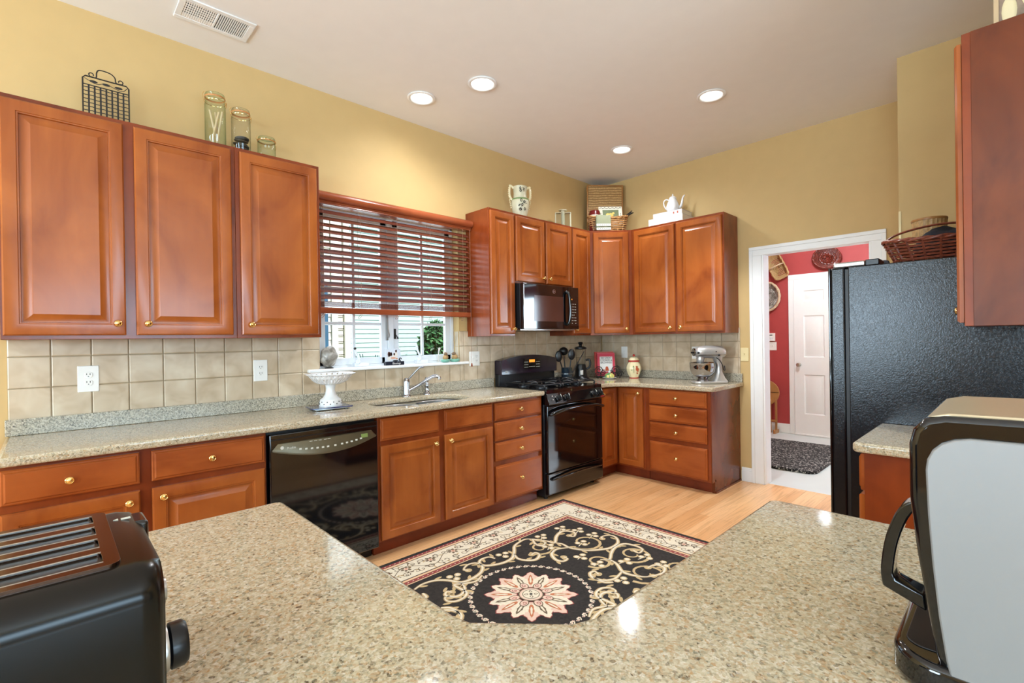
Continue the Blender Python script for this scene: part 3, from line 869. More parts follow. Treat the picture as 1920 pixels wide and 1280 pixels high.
# ------------------------------------------------------------------ gas range
RX0, RX1 = -1.692, -.932
RW = (RX1-RX0)/2
t = thing('gas_range', 'black gas range with cast iron grates between the counters', 'range', ((RX0+RX1)/2, 0, 0))
b = MB(); b.box(-RW, RW, -.63, -.03, .03, .885); b.done('body', 'satin_black', t, bevel=.003)
for sx in (-1, 1):
    for yy in (-.58, -.08):
        b = MB(); b.cyl((sx*(RW-.06), yy, .0), .018, .032, 12); b.done('leg', 'black', t)
b = MB(); b.box(-RW, RW, -.66, -.05, .885, .918); b.prism(rrect(-RW+.03, RW-.03, -.62, -.13, .04), .9175, .9195, 'xy'); b.done('cooktop', 'gloss_black', t, bevel=.005)
for gi, gx in enumerate((-.24, 0, .24)):
    b = MB()
    for bx in (-.105, .105):
        b.tube(smooth_path([(gx+bx, -.60, .924), (gx+bx, -.59, .95), (gx+bx, -.36, .955), (gx+bx, -.16, .95), (gx+bx, -.15, .924)], 4), .0075, 8)
    for yy in (-.59, -.37, -.16):
        b.tube([(gx-.105, yy, .952), (gx+.105, yy, .952)], .0075, 8)
    for yy in (-.48, -.265):
        for k in range(4):
            a = PI/4+k*PI/2
            b.tube(smooth_path([(gx+.12*math.cos(a), yy+.11*math.sin(a), .952), (gx+.07*math.cos(a), yy+.07*math.sin(a), .962), (gx+.03*math.cos(a), yy+.03*math.sin(a), .957)], 4), .007, 8)
        if gx == 0: break
    g = b.done('burner_grate', 'grate', t, smooth=60)
    if gx:
        for yy in (-.48, -.265):
            b = MB(); b.lathe([(.055, .919), (.055, .926), (.042, .934), (.042, .941), (.036, .945), (0, .946)], Matrix.Translation((gx, yy, 0)), 24); b.done('burner', 'grate', t, smooth=40)
# control fascia
b = MB(); b.prism([(-.60, .888), (-.662, .888), (-.700, .800), (-.69, .793), (-.60, .793)], -RW, RW, 'yz'); fa = b.done('control_panel', 'gloss_black', t, bevel=.004)
FT = Matrix.Rotation(math.atan2(.038, .088), 4, 'X')
for kx in (-.255, -.150, .230, .315):
    b = MB()
    b.lathe([(.029, 0), (.029, .004), (.024, .008), (.022, .024), (.019, .026), (0, .026)], RX90, 24)
    b.box(-.006, .006, -.036, -.004, -.026, .026)
    o = b.done('knob', 'black', t, smooth=40, bevel=.001); o.location = (kx, -.683, .843); o.rotation_euler = (-math.atan2(.038, .088), 0, 0)
    b = MB(); b.box(-.0022, .0022, -.0375, -.036, .004, .026); k2 = b.done('knob_pointer', 'glyph', o)
    for dx in (-.012, .012):
        b = MB(); b.box(dx*2.6-.002, dx*2.6+.002, -.002, -.0005, .012, .020); b.done('dial_mark', 'glyph', o)
b = MB(); b.box(-.335, -.329, -.6845, -.68, .865, .872); b.done('igniter_mark', 'glyph', t)
b = MB(); b.box(-.335, -.329, -.6945, -.69, .838, .843); b.done('igniter_mark', 'glyph', t)
b = MB(); b.box(.315, .365, -.701, -.694, .805, .816); b.done('badge', 'redc', t, bevel=.001)
# oven door
b = MB(); b.box(-RW+.004, RW-.004, -.668, -.63, .232, .786); od = b.done('oven_door', 'gloss_black', t, bevel=.006, bseg=3)
b = MB(); wp = [(-.25, .345)]+[(.25, .345), (.25, .60)]+[(.25-.5*i/10, .60+.055*math.sin(PI*i/10)) for i in range(1, 10)]+[(-.25, .60)]
b.prism(wp, -.6695, -.667, 'xz'); b.done('oven_window', 'oven_glass', od, smooth=20)
b = MB(); pts = smooth_path([(-RW+.03, -.668, .715), (-RW+.035, -.70, .722), (-.2, -.716, .748), (0, -.722, .755), (.2, -.716, .748), (RW-.035, -.70, .722), (RW-.03, -.668, .715)], 6)
b.tube(pts, .0135, 10, flat=1.0); b.done('oven_handle', 'gloss_black', od, smooth=60)
b = MB(); b.box(-RW+.004, RW-.004, -.668, -.63, .052, .226); wd = b.done('storage_drawer', 'gloss_black', t, bevel=.006, bseg=3)
b = MB(); pts = smooth_path([(-RW+.05, -.668, .172), (-RW+.08, -.69, .18), (0, -.704, .196), (RW-.08, -.69, .18), (RW-.05, -.668, .172)], 8)
b.tube(pts, .011, 10, flat=.7); b.done('drawer_handle', 'gloss_black', wd, smooth=60)
# back guard
b = MB()
b.box(-RW, RW, -.085, -.03, .885, 1.03); b.done('back_panel', 'satin_black', t, bevel=.004)
prof = [(-RW, 1.02)]+[(RW, 1.02), (RW, 1.145)]+[(RW-2*RW*i/20, 1.150+.045*math.sin(PI*i/20)**.8) for i in range(0, 21)]+[(-RW, 1.145)]
b = MB(); b.loops([[Vector((x, -.03, z)) for x, z in prof], [Vector((x, -.105, z)) for x, z in prof], [Vector((x*.985, -.118-.0*(z-1.02), 1.02+(z-1.02)*.97+.003)) for x, z in prof]])
bgd = b.done('back_guard', plain('plum_black_glass', rgb(26, 12, 30), .12, coat=.4), t, smooth=30)
b = MB(); b.box(-.10, .14, -.1195, -.1175, 1.06, 1.155); b.done('touch_panel', 'oven_glass', bgd)
b = MB(); b.box(-.02, .055, -.121, -.1195, 1.122, 1.148); b.done('clock_display', 'display', bgd)
b = MB()
for i in range(4):
    for j in range(3):
        for x0 in (-.085, .075):
            b.box(x0+i*.014, x0+i*.014+.007, -.121, -.1195, 1.075+j*.024, 1.080+j*.024)
for i in range(5): b.box(-.02+i*.017, -.012+i*.017, -.121, -.1195, 1.078, 1.083)
b.done('key_printing', 'glyph', bgd)
text('brand_lettering', 'GE', .03, (-.315, -.1195, 1.042), UPR, 'glyph', bgd)

# ------------------------------------------------------------------ microwave
t = thing('microwave_oven', 'black over-the-range microwave with a round emblem', 'microwave', (-1.302, 0, 1.425))
MW = .380
b = MB(); b.box(-MW, MW, -.36, -.003, .01, .405); b.done('case', 'satin_black', t, bevel=.003)
b = MB(); b.box(-MW+.01, MW-.01, -.35, -.02, -.004, .012); b.done('underside_grille', 'steel', t)
b = MB(); b.box(-MW, .235, -.402, -.36, .004, .405); dd = b.done('door', 'gloss_black', t, bevel=.005, bseg=3)
b = MB(); b.box(-.245, .150, -.4035, -.401, .075, .305); b.done('door_window', plain('brown_mesh_window', rgb(74, 44, 36), .12, var=.05), dd)
b = MB(); b.box(-MW+.002, -MW+.008, -.404, -.40, .012, .395); b.done('edge_trim', 'steel', dd)
b = MB(); b.tube(smooth_path([(.195, -.40, .050), (.200, -.432, .075), (.205, -.442, .2), (.200, -.432, .330), (.195, -.40, .355)], 6), .014, 10, flat=1.1); b.done('door_handle', 'gloss_black', dd, smooth=60)
b = MB(); b.box(.236, MW, -.400, -.36, .004, .405); cp = b.done('control_panel', 'gloss_black', t, bevel=.004)
b = MB()
for j in range(8):
    for i in range(3):
        if (j, i) in ((0, 1), (3, 2)): continue
        b.box(.275+i*.026, .284+i*.026, -.4015, -.3995, .060+j*.026, .066+j*.026)
b.done('key_printing', 'glyph', cp)
b = MB(); b.box(.268, .282, -.4015, -.3995, .285, .296); b.done('clock_display', 'display', cp)
b = MB(); T = Matrix.Translation((.02, -.402, .350)) @ RX90
b.lathe([(.015, 0), (.0185, 0), (.0185, .002), (.015, .002)], T, 24, caps=False); b.done('emblem_ring', 'steel', dd)
text('emblem_lettering', 'GE', .02, (.02, -.4030, .350), UPR, 'steel', dd)

# ------------------------------------------------------------------ window blind
t = thing('window_blind', 'wooden venetian blind half lowered over the sink window', 'window blind', (-2.68, 0, 0))
BX = .690
b = MB()
pr = [(-.012, 2.285), (-.078, 2.285), (-.082, 2.289), (-.080, 2.297), (-.084, 2.302), (-.083, 2.309)]+[(-.085+.030*math.cos(math.radians(a)), 2.338+.030*math.sin(math.radians(a))) for a in range(265, 84, -15)]+[(-.080, 2.372), (-.012, 2.372)]
b.prism(pr, -BX, BX, 'yz'); b.done('valance', 'valance', t, smooth=30)
b = MB(); n_sl = 14
for i in range(n_sl):
    z = 1.655+i*.0450
    M_ = Matrix.Translation((0, -.052, z)) @ Matrix.Rotation(math.radians(40), 4, 'X')
    b.box(-BX+.012, BX-.012, -.025, .025, -.0015, .0015, M=M_)
for k in range(7):
    b.box(-BX+.012, BX-.012, -.077, -.027, 1.586+k*.0052, 1.5885+k*.0052)
sl = b.done('slats', 'blind', t, smooth=0)
b = MB(); b.box(-BX+.006, BX-.004, -.079, -.026, 1.538, 1.580); b.done('bottom_rail', 'valance', t, bevel=.006, bseg=3)
for cx in (-.60, -.33, -.03, .27, .60):
    b = MB(); b.tube([(cx, -.080, 2.29), (cx, -.080, 1.585)], .0011, 5); b.tube([(cx+.006, -.024, 2.29), (cx+.006, -.024, 1.585)], .0011, 5)
    b.tube(smooth_path([(cx, -.08, 1.54), (cx-.02, -.085, 1.525), (cx-.03, -.085, 1.51), (cx-.012, -.083, 1.512), (cx+.008, -.08, 1.538)], 4), .0016, 5)
    b.done('ladder_cord', plain('cord', rgb(150, 110, 90), .7) if cx == -.60 else bpy.data.materials['cord'], t)
b = MB(); b.tube([(.667, -.092, 2.29), (.668, -.092, 1.15)], .0014, 5); pc = b.done('pull_cord', bpy.data.materials['cord'], t)
b = MB(); b.lathe([(.003, .03), (.006, .02), (.009, .003), (.008, 0), (0, 0)], Matrix.Translation((.668, -.092, 1.115)), 12); b.done('tassel', 'valance', pc)
b = MB(); b.ball((.665, -.092, 1.80), .010); b.done('cord_knob', 'valance', pc)

# ------------------------------------------------------------------ outlets and switches
def plate(name, label, x, y, z, rz, kind, mat='plate', w=.072, hh=.118):
    t = thing(name, label, 'outlet' if name == 'wall_outlet' else 'switch', (x, y, z), rz, 'electrical plates')
    b = MB(); b.box(-w/2, w/2, -.0125, -.006, -hh/2, hh/2); b.done('cover_plate', mat, t, bevel=.003)
    cols = {'outlet': [0], 'switch': [0], 'double': [-.023, .023], 'triple': [-.046, 0, .046]}[kind]
    for i, cx in enumerate(cols):
        if kind == 'outlet' or (kind == 'double' and i == 1):
            for s_ in (-1, 1):
                b = MB(); b.prism(rrect(cx-.0165, cx+.0165, s_*.020-.0145, s_*.020+.0145, .011), -.0145, -.012, 'xz'); f = b.done('receptacle', mat, t, bevel=.0008)
                b = MB()
                for dx in (-.0065, .0065): b.box(cx+dx-.0013, cx+dx+.0013, -.0150, -.0140, s_*.020-.0005, s_*.020+.0085)
                b.box(cx-.002, cx+.002, -.0150, -.0140, s_*.020-.0095, s_*.020-.0055)
                b.done('slots', 'slot', f)
        else:
            b = MB(); b.box(cx-.005, cx+.005, -.0145, -.0125, -.012, .012); b.prism([(-.012, -.004), (-.024, .010), (-.021, .013), (-.012, .006)], cx-.004, cx+.004, 'yz')
            b.done('toggle', mat, t)
    return t
plate('wall_outlet', 'white wall outlet on the tiles at the far left', -4.493, 0, 1.17, 0, 'outlet', w=.085, hh=.135)
plate('wall_outlet', 'white wall outlet on the tiles left of the cake stand', -3.668, 0, 1.168, 0, 'outlet', w=.082, hh=.134)
plate('wall_outlet', 'wide white switch and outlet plate right of the window sill', -1.915, 0, 1.177, 0, 'double', w=.118, hh=.128)
plate('light_switch', 'white switch plate on the tiles behind the cookie jar', 0, -.312, 1.182, -PI/2, 'switch', w=.078, hh=.125)
plate('wall_outlet', 'white wall outlet on the tiles left of the stand mixer', 0, -1.131, 1.183, -PI/2, 'outlet', w=.074, hh=.12)
plate('light_switch', 'ivory light switch on the mustard wall beside the doorway', .006, -1.598, 1.17, -PI/2, 'switch', 'ivory', w=.072, hh=.122)
plate('light_switch', 'white three-gang switch plate on the red mudroom wall', 2.686, -.925, 1.195, -PI/2, 'triple', w=.19, hh=.118)
t = thing('alarm_keypad', 'white keypad panel on the red wall above the switch plate', 'keypad', (2.68, -.915, 1.32), -PI/2)
b = MB(); b.box(-.09, .09, -.025, -.0005, -.055, .055); b.done('case', 'plate', t, bevel=.004)
b = MB(); b.box(-.055, .06, -.0262, -.0245, .022, .034); b.done('display', 'slot', t)
b = MB()
for i in range(6): b.box(-.06+i*.022, -.05+i*.022, -.0262, -.0245, -.035, -.005)
b.done('keys', 'greyp', t)

# ------------------------------------------------------------------ refrigerator
FX0, FX1 = -1.77, -.86
t = thing('refrigerator', 'tall black refrigerator with a pebbled side panel', 'refrigerator', (FX0, -3.1, 0))
FW = FX1-FX0; FH = 1.672
b = MB(); b.box(0, FW, -.38, .338, .02, FH); b.done('cabinet_body', 'fridge', t, bevel=.004)
b = MB(); b.box(.005, FW-.005, .338, .352, .03, FH-.01); b.done('door_gasket', 'satin_black', t)
for x0, x1 in ((.0, FW/2-.003), (FW/2+.003, FW)):
    b = MB(); b.box(x0, x1, .352, .415, .08, FH+.002); dd = b.done('door', 'fridge', t, bevel=.010, bseg=3)
    hx = FW/2+(-.05 if x0 == 0 else .05)
    b = MB(); b.tube(smooth_path([(hx, .414, .62), (hx, .455, .66), (hx, .462, 1.0), (hx, .455, 1.42), (hx, .414, 1.46)], 5), .014, 10); b.done('handle', 'gloss_black', dd, smooth=60)
b = MB(); b.box(.0, .012, .413, .424, .08, FH+.002); b.done('door_edge', 'gloss_black', t, bevel=.004)
b = MB(); b.box(.012, .14, .27, .405, FH, FH+.028); b.done('hinge_cover', 'steel', t, bevel=.008, bseg=3)
b = MB(); b.box(.012, .14, .215, .27, FH, FH+.030); b.done('hinge_cap', 'black', t, bevel=.004)
b = MB(); b.box(.02, FW-.02, .30, .40, .001, .08); b.done('toe_grille', 'black', t)
# coil bracket and cable seen low on the side
b = MB(); b.box(-.016, -.001, -.34, -.115, .99, 1.062); tag(b.done('mail_holder', 'black', loc=(FX0, -3.1, 0), bevel=.004), 'black holder stuck low on the refrigerator side behind the coffee maker', 'holder')

# ------------------------------------------------------------------ rug
VINES = [[(-0.402, 0.479), (-0.338, 0.497), (-0.266, 0.481), (-0.215, 0.43), (-0.178, 0.363), (-0.11, 0.351), (-0.026, 0.372), (0.029, 0.428), (0.025, 0.483), (-0.024, 0.499), (-0.075, 0.47), (-0.063, 0.442)], [(-0.184, 0.355), (-0.201, 0.301), (-0.252, 0.26), (-0.299, 0.269), (-0.318, 0.314), (-0.289, 0.338), (-0.278, 0.313)], [(0.146, 0.445), (0.132, 0.488), (0.079, 0.496), (0.041, 0.467), (0.04, 0.424), (0.086, 0.387), (0.156, 0.366), (0.229, 0.378), (0.299, 0.435), (0.346, 0.483), (0.401, 0.506), (0.476, 0.513), (0.51, 0.478), (0.525, 0.442)], [(0.271, 0.407), (0.243, 0.346), (0.265, 0.289), (0.312, 0.258), (0.371, 0.286), (0.376, 0.326), (0.338, 0.321)], [(0.51, 0.478), (0.47, 0.415), (0.479, 0.366), (0.526, 0.378), (0.535, 0.41)], [(0.525, 0.442), (0.556, 0.388), (0.568, 0.335), (0.654, 0.394), (0.734, 0.422), (0.777, 0.401), (0.788, 0.344), (0.735, 0.31), (0.726, 0.342)], [(0.568, 0.335), (0.59, 0.291), (0.58, 0.222), (0.599, 0.164), (0.637, 0.106), (0.704, 0.056), (0.766, 0.031), (0.853, 0.041), (0.918, 0.099), (0.919, 0.151), (0.867, 0.174), (0.838, 0.152)], [(0.58, 0.222), (0.503, 0.263), (0.434, 0.24), (0.393, 0.175), (0.405, 0.127), (0.449, 0.128), (0.452, 0.16)], [(0.581, -0.018), (0.619, -0.057), (0.7, -0.015), (0.782, 0.014), (0.869, 0.004), (0.894, -0.062), (0.879, -0.124), (0.818, -0.136), (0.828, -0.09)], [(0.619, -0.057), (0.6, -0.122), (0.545, -0.196), (0.545, -0.256), (0.576, -0.318), (0.621, -0.349)], [(0.545, -0.196), (0.445, -0.214), (0.386, -0.183), (0.369, -0.122), (0.401, -0.079), (0.436, -0.084), (0.424, -0.119)], [(0.621, -0.349), (0.685, -0.369), (0.752, -0.344), (0.746, -0.289), (0.686, -0.276)], [(0.047, -0.34), (0.11, -0.314), (0.162, -0.332), (0.22, -0.367), (0.223, -0.31), (0.222, -0.26), (0.256, -0.23), (0.311, -0.225), (0.345, -0.259), (0.334, -0.296), (0.302, -0.289)], [(-0.406, 0.231), (-0.374, 0.199), (-0.368, 0.147), (-0.383, 0.106)], [(-0.392, 0.416), (-0.399, 0.371), (-0.423, 0.369)]]
BLOOMS = [(0.784, 0.464), (0.843, 0.356), (0.849, 0.236), (0.692, 0.207), (0.585, 0.465), (0.215, 0.446), (-0.165, 0.438), (0.501, 0.323), (0.525, -0.046), (0.667, -0.141), (0.804, -0.194), (0.786, -0.313), (0.456, -0.255), (0.53, 0.087)]
RL, RH = 1.275, .862
rug_m = [speckle('rug_dark_field', [(.35, rgb(34, 30, 27)), (.7, rgb(52, 46, 41))], 60, 1.0),
         plain('rug_cream', rgb(226, 214, 190), 1.0, var=.06, scale=80), plain('rug_gold', rgb(196, 170, 126), 1.0, var=.08, scale=80),
         plain('rug_red', rgb(150, 70, 66), 1.0, var=.1, scale=80), plain('rug_peach', rgb(226, 186, 148), 1.0, var=.06),
         plain('rug_blush', rgb(222, 190, 170), 1.0, var=.06), plain('rug_brown', rgb(110, 92, 72), 1.0, var=.1), plain('rug_rust', rgb(188, 116, 80), 1.0, var=.1)]
b = MB()
b.box(-RL, RL, -RH, RH, .001, .0085)
ZR = .0088
def band(i0, i1, mi, z=ZR):
    X0, Y0, X1, Y1 = RL-i0, RH-i0, RL-i1, RH-i1
    for q in (((-X0, Y0), (-X1, Y1), (X1, Y1), (X0, Y0)), ((X0, Y0), (X1, Y1), (X1, -Y1), (X0, -Y0)), ((X0, -Y0), (X1, -Y1), (-X1, -Y1), (-X0, -Y0)), ((-X0, -Y0), (-X1, -Y1), (-X1, Y1), (-X0, Y0))):
        b.poly([(x, y, z) for x, y in q], mi)
band(.030, .050, 3); band(.054, .072, 4); band(.078, .254, 1); band(.262, .280, 4); band(.284, .306, 3); band(.310, .318, 4)
def perimeter(ins):
    X, Y = RL-ins, RH-ins
    return [((-X, Y), (X, Y), (0, 1)), ((X, Y), (X, -Y), (1, 0)), ((X, -Y), (-X, -Y), (0, -1)), ((-X, -Y), (-X, Y), (-1, 0))]
# rope dashes
for ins in (.040, .295):
    for (p, q, nn) in perimeter(ins):
        L = math.hypot(q[0]-p[0], q[1]-p[1]); n = int(L/.032)
        ux, uy = (q[0]-p[0])/L, (q[1]-p[1])/L
        for i in range(n):
            t_ = (i+.5)/n
            b.disc(p[0]+(q[0]-p[0])*t_, p[1]+(q[1]-p[1])*t_, .008, ZR+.0004, 6, 5, .0032, math.atan2(uy, ux)+.5)
for ins in (.075, .258):
    for (p, q, nn) in perimeter(ins):
        L = math.hypot(q[0]-p[0], q[1]-p[1]); n = int(L/.02)
        for i in range(n):
            t_ = (i+.5)/n; b.disc(p[0]+(q[0]-p[0])*t_, p[1]+(q[1]-p[1])*t_, .0035, ZR+.0004, 5, 0)
# border vine with rosettes and curls
rnd = random.Random(4)
for (p, q, nn) in perimeter(.166):
    L = math.hypot(q[0]-p[0], q[1]-p[1]); ux, uy = (q[0]-p[0])/L, (q[1]-p[1])/L
    P = lambda s_, h: (p[0]+ux*s_+nn[0]*h, p[1]+uy*s_+nn[1]*h)
    n = int(L/.02)
    b.ribbon([P(.09+(L-.18)*i/n, .045*math.sin(i*.02*2*PI/.34)) for i in range(n+1)], .005, ZR+.0003, 6)
    k = 0; s_ = .12
    while s_ < L-.1:
        c = P(s_, .02*(-1)**k)
        if k % 2 == 0:
            for a in range(6):
                b.disc(c[0]+.022*math.cos(a*PI/3), c[1]+.022*math.sin(a*PI/3), .013, ZR+.0005, 7, 6, .009, a*PI/3)
            b.disc(c[0], c[1], .015, ZR+.0007, 8, 5); b.disc(c[0], c[1], .007, ZR+.0009, 7, 7)
        for m in (-1, 1):
            for w_ in range(2):
                c2 = P(s_+.05*m+.02*w_, -.045*(-1)**k*(1 if w_ else -1)); r_ = .026
                b.ribbon([(c2[0]+r_*(1-j/14)*math.cos(j*.55*m+k), c2[1]+r_*(1-j/14)*math.sin(j*.55*m+k)) for j in range(13)], .0045, ZR+.0004, 6)
                b.disc(c2[0]+.03*math.cos(k+w_), c2[1]+.03*math.sin(k+w_), .014, ZR+.0004, 6, 2 if w_ else 6, .006, k+w_)
        s_ += .085; k += 1
# field scrolls traced as vines, mirrored through the medallion
def spline2(pts, n=5):
    return [(v.x, v.y) for v in smooth_path([(x, y, 0) for x, y in pts], n)]
for sgn in (1, -1):
    for ln in VINES:
        pp = spline2([(x*sgn, y*sgn) for x, y in ln]); n = len(pp)
        wd = [.013+.013*math.sin(PI*min(1, i/n*1.15)) if i < n*.9 else .02 for i in range(n)]
        b.ribbon(pp, [w_+.006 for w_ in wd], ZR, 6)
        b.ribbon(pp, wd, ZR+.0004, 2)
        b.ribbon(pp, [w_*.45 for w_ in wd], ZR+.0008, 1)
        b.disc(pp[-1][0], pp[-1][1], .022, ZR+.0006, 10, 2)
        for i in range(4, n-4, 7):
            dx, dy = pp[i+1][0]-pp[i-1][0], pp[i+1][1]-pp[i-1][1]; a = math.atan2(dy, dx)
            s2 = 1 if (i//7) % 2 else -1
            b.disc(pp[i][0]-math.sin(a)*.022*s2, pp[i][1]+math.cos(a)*.022*s2, .026, ZR+.0005, 7, 2, .010, a+.7*s2)
    for x, y in BLOOMS:
        x, y = x*sgn, y*sgn
        b.ribbon([(x*.92, y*.92), (x, y)], .006, ZR+.0002, 1)
        for a in (0.3, 2.4, 4.5):
            b.disc(x+.028*math.cos(a), y+.028*math.sin(a), .021, ZR+.0005, 8, 2); b.disc(x+.028*math.cos(a), y+.028*math.sin(a), .014, ZR+.0008, 8, 1)
# small quarter fillers on the hidden diagonal
for sgn in (1, -1):
    for cx, cy, r_ in ((-.62, .30, .13), (-.80, .40, .10), (-.78, .12, .12), (-.55, .02, .09), (-.72, -.2, .12), (-.45, -.35, .10)):
        b.ribbon([(sgn*(cx+r_*(1-j/26)*math.cos(j*.4)), sgn*(cy+r_*(1-j/26)*math.sin(j*.4))) for j in range(22)], [.022-.0006*j for j in range(22)], ZR+.0004, 2)
# ring of small S scrolls and the medallion
for i in range(44):
    a = 2*PI*i/44; cx, cy = .315*math.cos(a), .315*math.sin(a)
    b.ribbon([(cx+.013*(1-j/16)*math.cos(a+j*.6), cy+.013*(1-j/16)*math.sin(a+j*.6)) for j in range(12)], .006, ZR+.0004, 1)
    b.ribbon([((.315+.011*math.sin(t_*PI*2/5))*math.cos(a+(t_-2.5)*.024), (.315+.011*math.sin(t_*PI*2/5))*math.sin(a+(t_-2.5)*.024)) for t_ in range(6)], .006, ZR+.0003, 5)
def leafpoly(ang, r0_, r1_, wid, mi, z, lob=5):
    pts = []
    for side in (1, -1):
        rng = range(0, 2*lob+1) if side == 1 else range(2*lob, -1, -1)
        for k in rng:
            t_ = k/(2*lob); r_ = r0_+(r1_-r0_)*t_
            w_ = wid*math.sin(PI*(.12+.88*t_))**.8*(1.12 if k % 2 else .82)
            pts.append((r_*math.cos(ang)-side*w_*math.sin(ang), r_*math.sin(ang)+side*w_*math.cos(ang), z))
    b.poly(pts, mi)
for i in range(16):
    a = 2*PI*i/16
    R1 = .242 if i % 2 == 0 else .228
    leafpoly(a, .07, R1+.006, .050, 3, ZR+.0002+.00004*(i % 2)); leafpoly(a, .075, R1, .045, 1 if i % 2 else 5, ZR+.0005+.00004*(i % 2))
    leafpoly(a, .10, R1-.03, .014, 7 if i % 2 == 0 else 6, ZR+.0010, 3)
    leafpoly(a, .12, R1-.05, .006, 1, ZR+.0013, 2)
for i in range(8):
    a = 2*PI*(i+.5)/8
    b.disc(.092*math.cos(a), .092*math.sin(a), .032, ZR+.0014, 12, 6, .024, a); b.disc(.092*math.cos(a), .092*math.sin(a), .027, ZR+.0017, 12, 5, .019, a)
    b.ribbon([(.092*math.cos(a)+.014*(1-j/12)*math.cos(a+j*.7), .092*math.sin(a)+.014*(1-j/12)*math.sin(a+j*.7)) for j in range(10)], .004, ZR+.0020, 3)
for r_, mi, z in ((.066, 6, .0018), (.060, 5, .0021), (.050, 1, .0023), (.046, 6, .0024), (.042, 1, .0026)):
    b.disc(0, 0, r_, ZR+z, 28, mi)
for i in range(4):
    a = i*PI/2+PI/4
    b.ribbon([(.025*math.cos(a)+.012*(1-j/12)*math.cos(a+j*.7), .025*math.sin(a)+.012*(1-j/12)*math.sin(a+j*.7)) for j in range(10)], .004, ZR+.0029, 6)
b.disc(0, 0, .009, ZR+.0030, 8, 0)
tag(b.done('area_rug', rug_m, loc=(-2.84, -1.575, 0), smooth=0, normals=False), 'dark brown area rug with cream scrolls, border and a round medallion', 'rug')

# ------------------------------------------------------------------ toaster
t = thing('toaster', 'black four-slot toaster in the left foreground', 'toaster', (-4.733, -2.575, CT))
TX0, TX1, TY0, TY1, TH = -.185, .18, -.145, .135, .192
b = MB()
def tsec(x, k):
    y0, y1, h = TY0+k, TY1-k, TH-k*.6
    r_ = .036
    pts = [(y0, .012)]+[(p[0], p[1]) for p in arc(y0+r_, h-r_, r_, 180, 90, 7)]+[(p[0], p[1]) for p in arc(y1-r_, h-r_, r_, 90, 0, 7)]+[(y1, .012)]
    return [Vector((x, y, z)) for y, z in pts]
b.loops([tsec(TX0, .012), tsec(TX0+.008, .004), tsec(TX0+.022, 0), tsec(TX1-.022, 0), tsec(TX1-.008, .004), tsec(TX1, .012)])
b.done('shell', plain('toaster_black_enamel', rgb(18, 15, 11), .2, var=.08, spec=.35), t, smooth=50)
b = MB(); b.box(TX0+.01, TX1-.01, TY0+.01, TY1-.01, .001, .014); b.done('base', 'black', t, bevel=.004)
b = MB()
PX0, PX1 = -.175, .146
b.slab(rrect(PX0, PX1, -.112, .104, .012), [rrect(PX0+.015, PX1-.014, y-.016, y+.016, .006) for y in (-.082, -.030, .022, .074)], TH-.001, TH+.004)
b.done('top_plate', 'toastplate', t, bevel=.0018, smooth=30)
for y in (-.082, -.030, .022, .074):
    b = MB(); b.box(PX0+.016, PX1-.015, y-.0155, y+.0155, TH-.0006, TH+.0004)
    b.done('slot', 'crumb', t)
    b = MB(); b.tube([(PX0+.015, y-.0165, TH+.003), (PX1-.014, y-.0165, TH+.003)], .0016, 6); b.tube([(PX0+.015, y+.0165, TH+.003), (PX1-.014, y+.0165, TH+.003)], .0016, 6)
    b.done('slot_rim', 'steel', t, smooth=60)
for y, dz in ((.070, 0), (-.030, .022)):
    b = MB(); b.prism(rrect(TX1-.012, TX1+.008, y-.026, y+.026, .006), TH-.055-dz, TH-.003-dz); b.done('lever', 'gloss_black', t, bevel=.007, bseg=3)
    b = MB(); b.box(TX1-.002, TX1+.0015, y-.004, y+.004, .035, TH-.05); b.done('lever_track', 'slot', t)
for y, z in ((-.07, .142), (.06, .142)):
    b = MB(); b.lathe([(.015, 0), (.015, .006), (.013, .011), (0, .012)], Matrix.Translation((TX1-.002, y, z-.005)) @ Matrix.Rotation(PI/2, 4, 'Y'), 20); b.done('button', 'steel', t, smooth=40)
for y in (-.085, .075):
    b = MB(); T = Matrix.Translation((TX1-.002, y, .075)) @ Matrix.Rotation(PI/2, 4, 'Y')
    b.lathe([(.026, 0), (.027, .004), (.025, .009), (.018, .010)], T, 28); o = b.done('dial_ring', 'steel', t, smooth=40)
    b = MB(); b.lathe([(.021, .010), (.025, .012), (.025, .024), (.022, .028), (0, .029)], T, 28); b.done('dial', 'black', t, smooth=40)
b = MB(); b.prism([(.152, .063), (.157, .059), (.157, .067)], TH-.0004, TH+.0006); b.box(.160, .170, .060, .066, TH-.0004, TH+.0006); b.done('top_marking', 'glyph', t)

# ------------------------------------------------------------------ coffee maker
t = thing('coffee_maker', 'black and silver single-serve coffee maker in the right foreground', 'coffee maker', (-3.785, -3.400, CT)); t.scale = (1, 1, .972)
CX0, CX1 = -.118, .118
YF = .150                                   # local y of the body front
b = MB()
body = [(YF, .300), (YF-.004, .318), (YF-.015, .332), (YF-.032, .338), (-.15, .342), (-.15, .012), (.118, .012), (.128, .05), (.136, .11), (.144, .17), (YF, .235)]
b.prism(body, CX0+.004, CX1, 'yz'); b.done('housing', 'gloss_black', t, bevel=.008, bseg=3)
sp = [(YF-.016, .272), (YF-.0175, .285), (YF-.022, .296), (YF-.030, .305), (YF-.041, .311), (YF-.054, .314), (-.14, .316), (-.14, .02), (.112, .02), (.118, .05), (.124, .10), (.129, .16), (.1325, .22)]
b = MB(); b.prism(sp, CX0-.003, CX0+.006, 'yz'); b.done('side_panel', 'grey_panel', t, bevel=.002)
b = MB(); b.prism([(YF-.016, .334), (YF-.036, .340), (-.15, .344), (-.15, .338), (YF-.04, .336)], CX0+.008, CX1-.004, 'yz'); b.done('top_plate', 'beige_top', t, bevel=.003)
b = MB()
hx0, hx1 = CX0+.03, CX1-.03
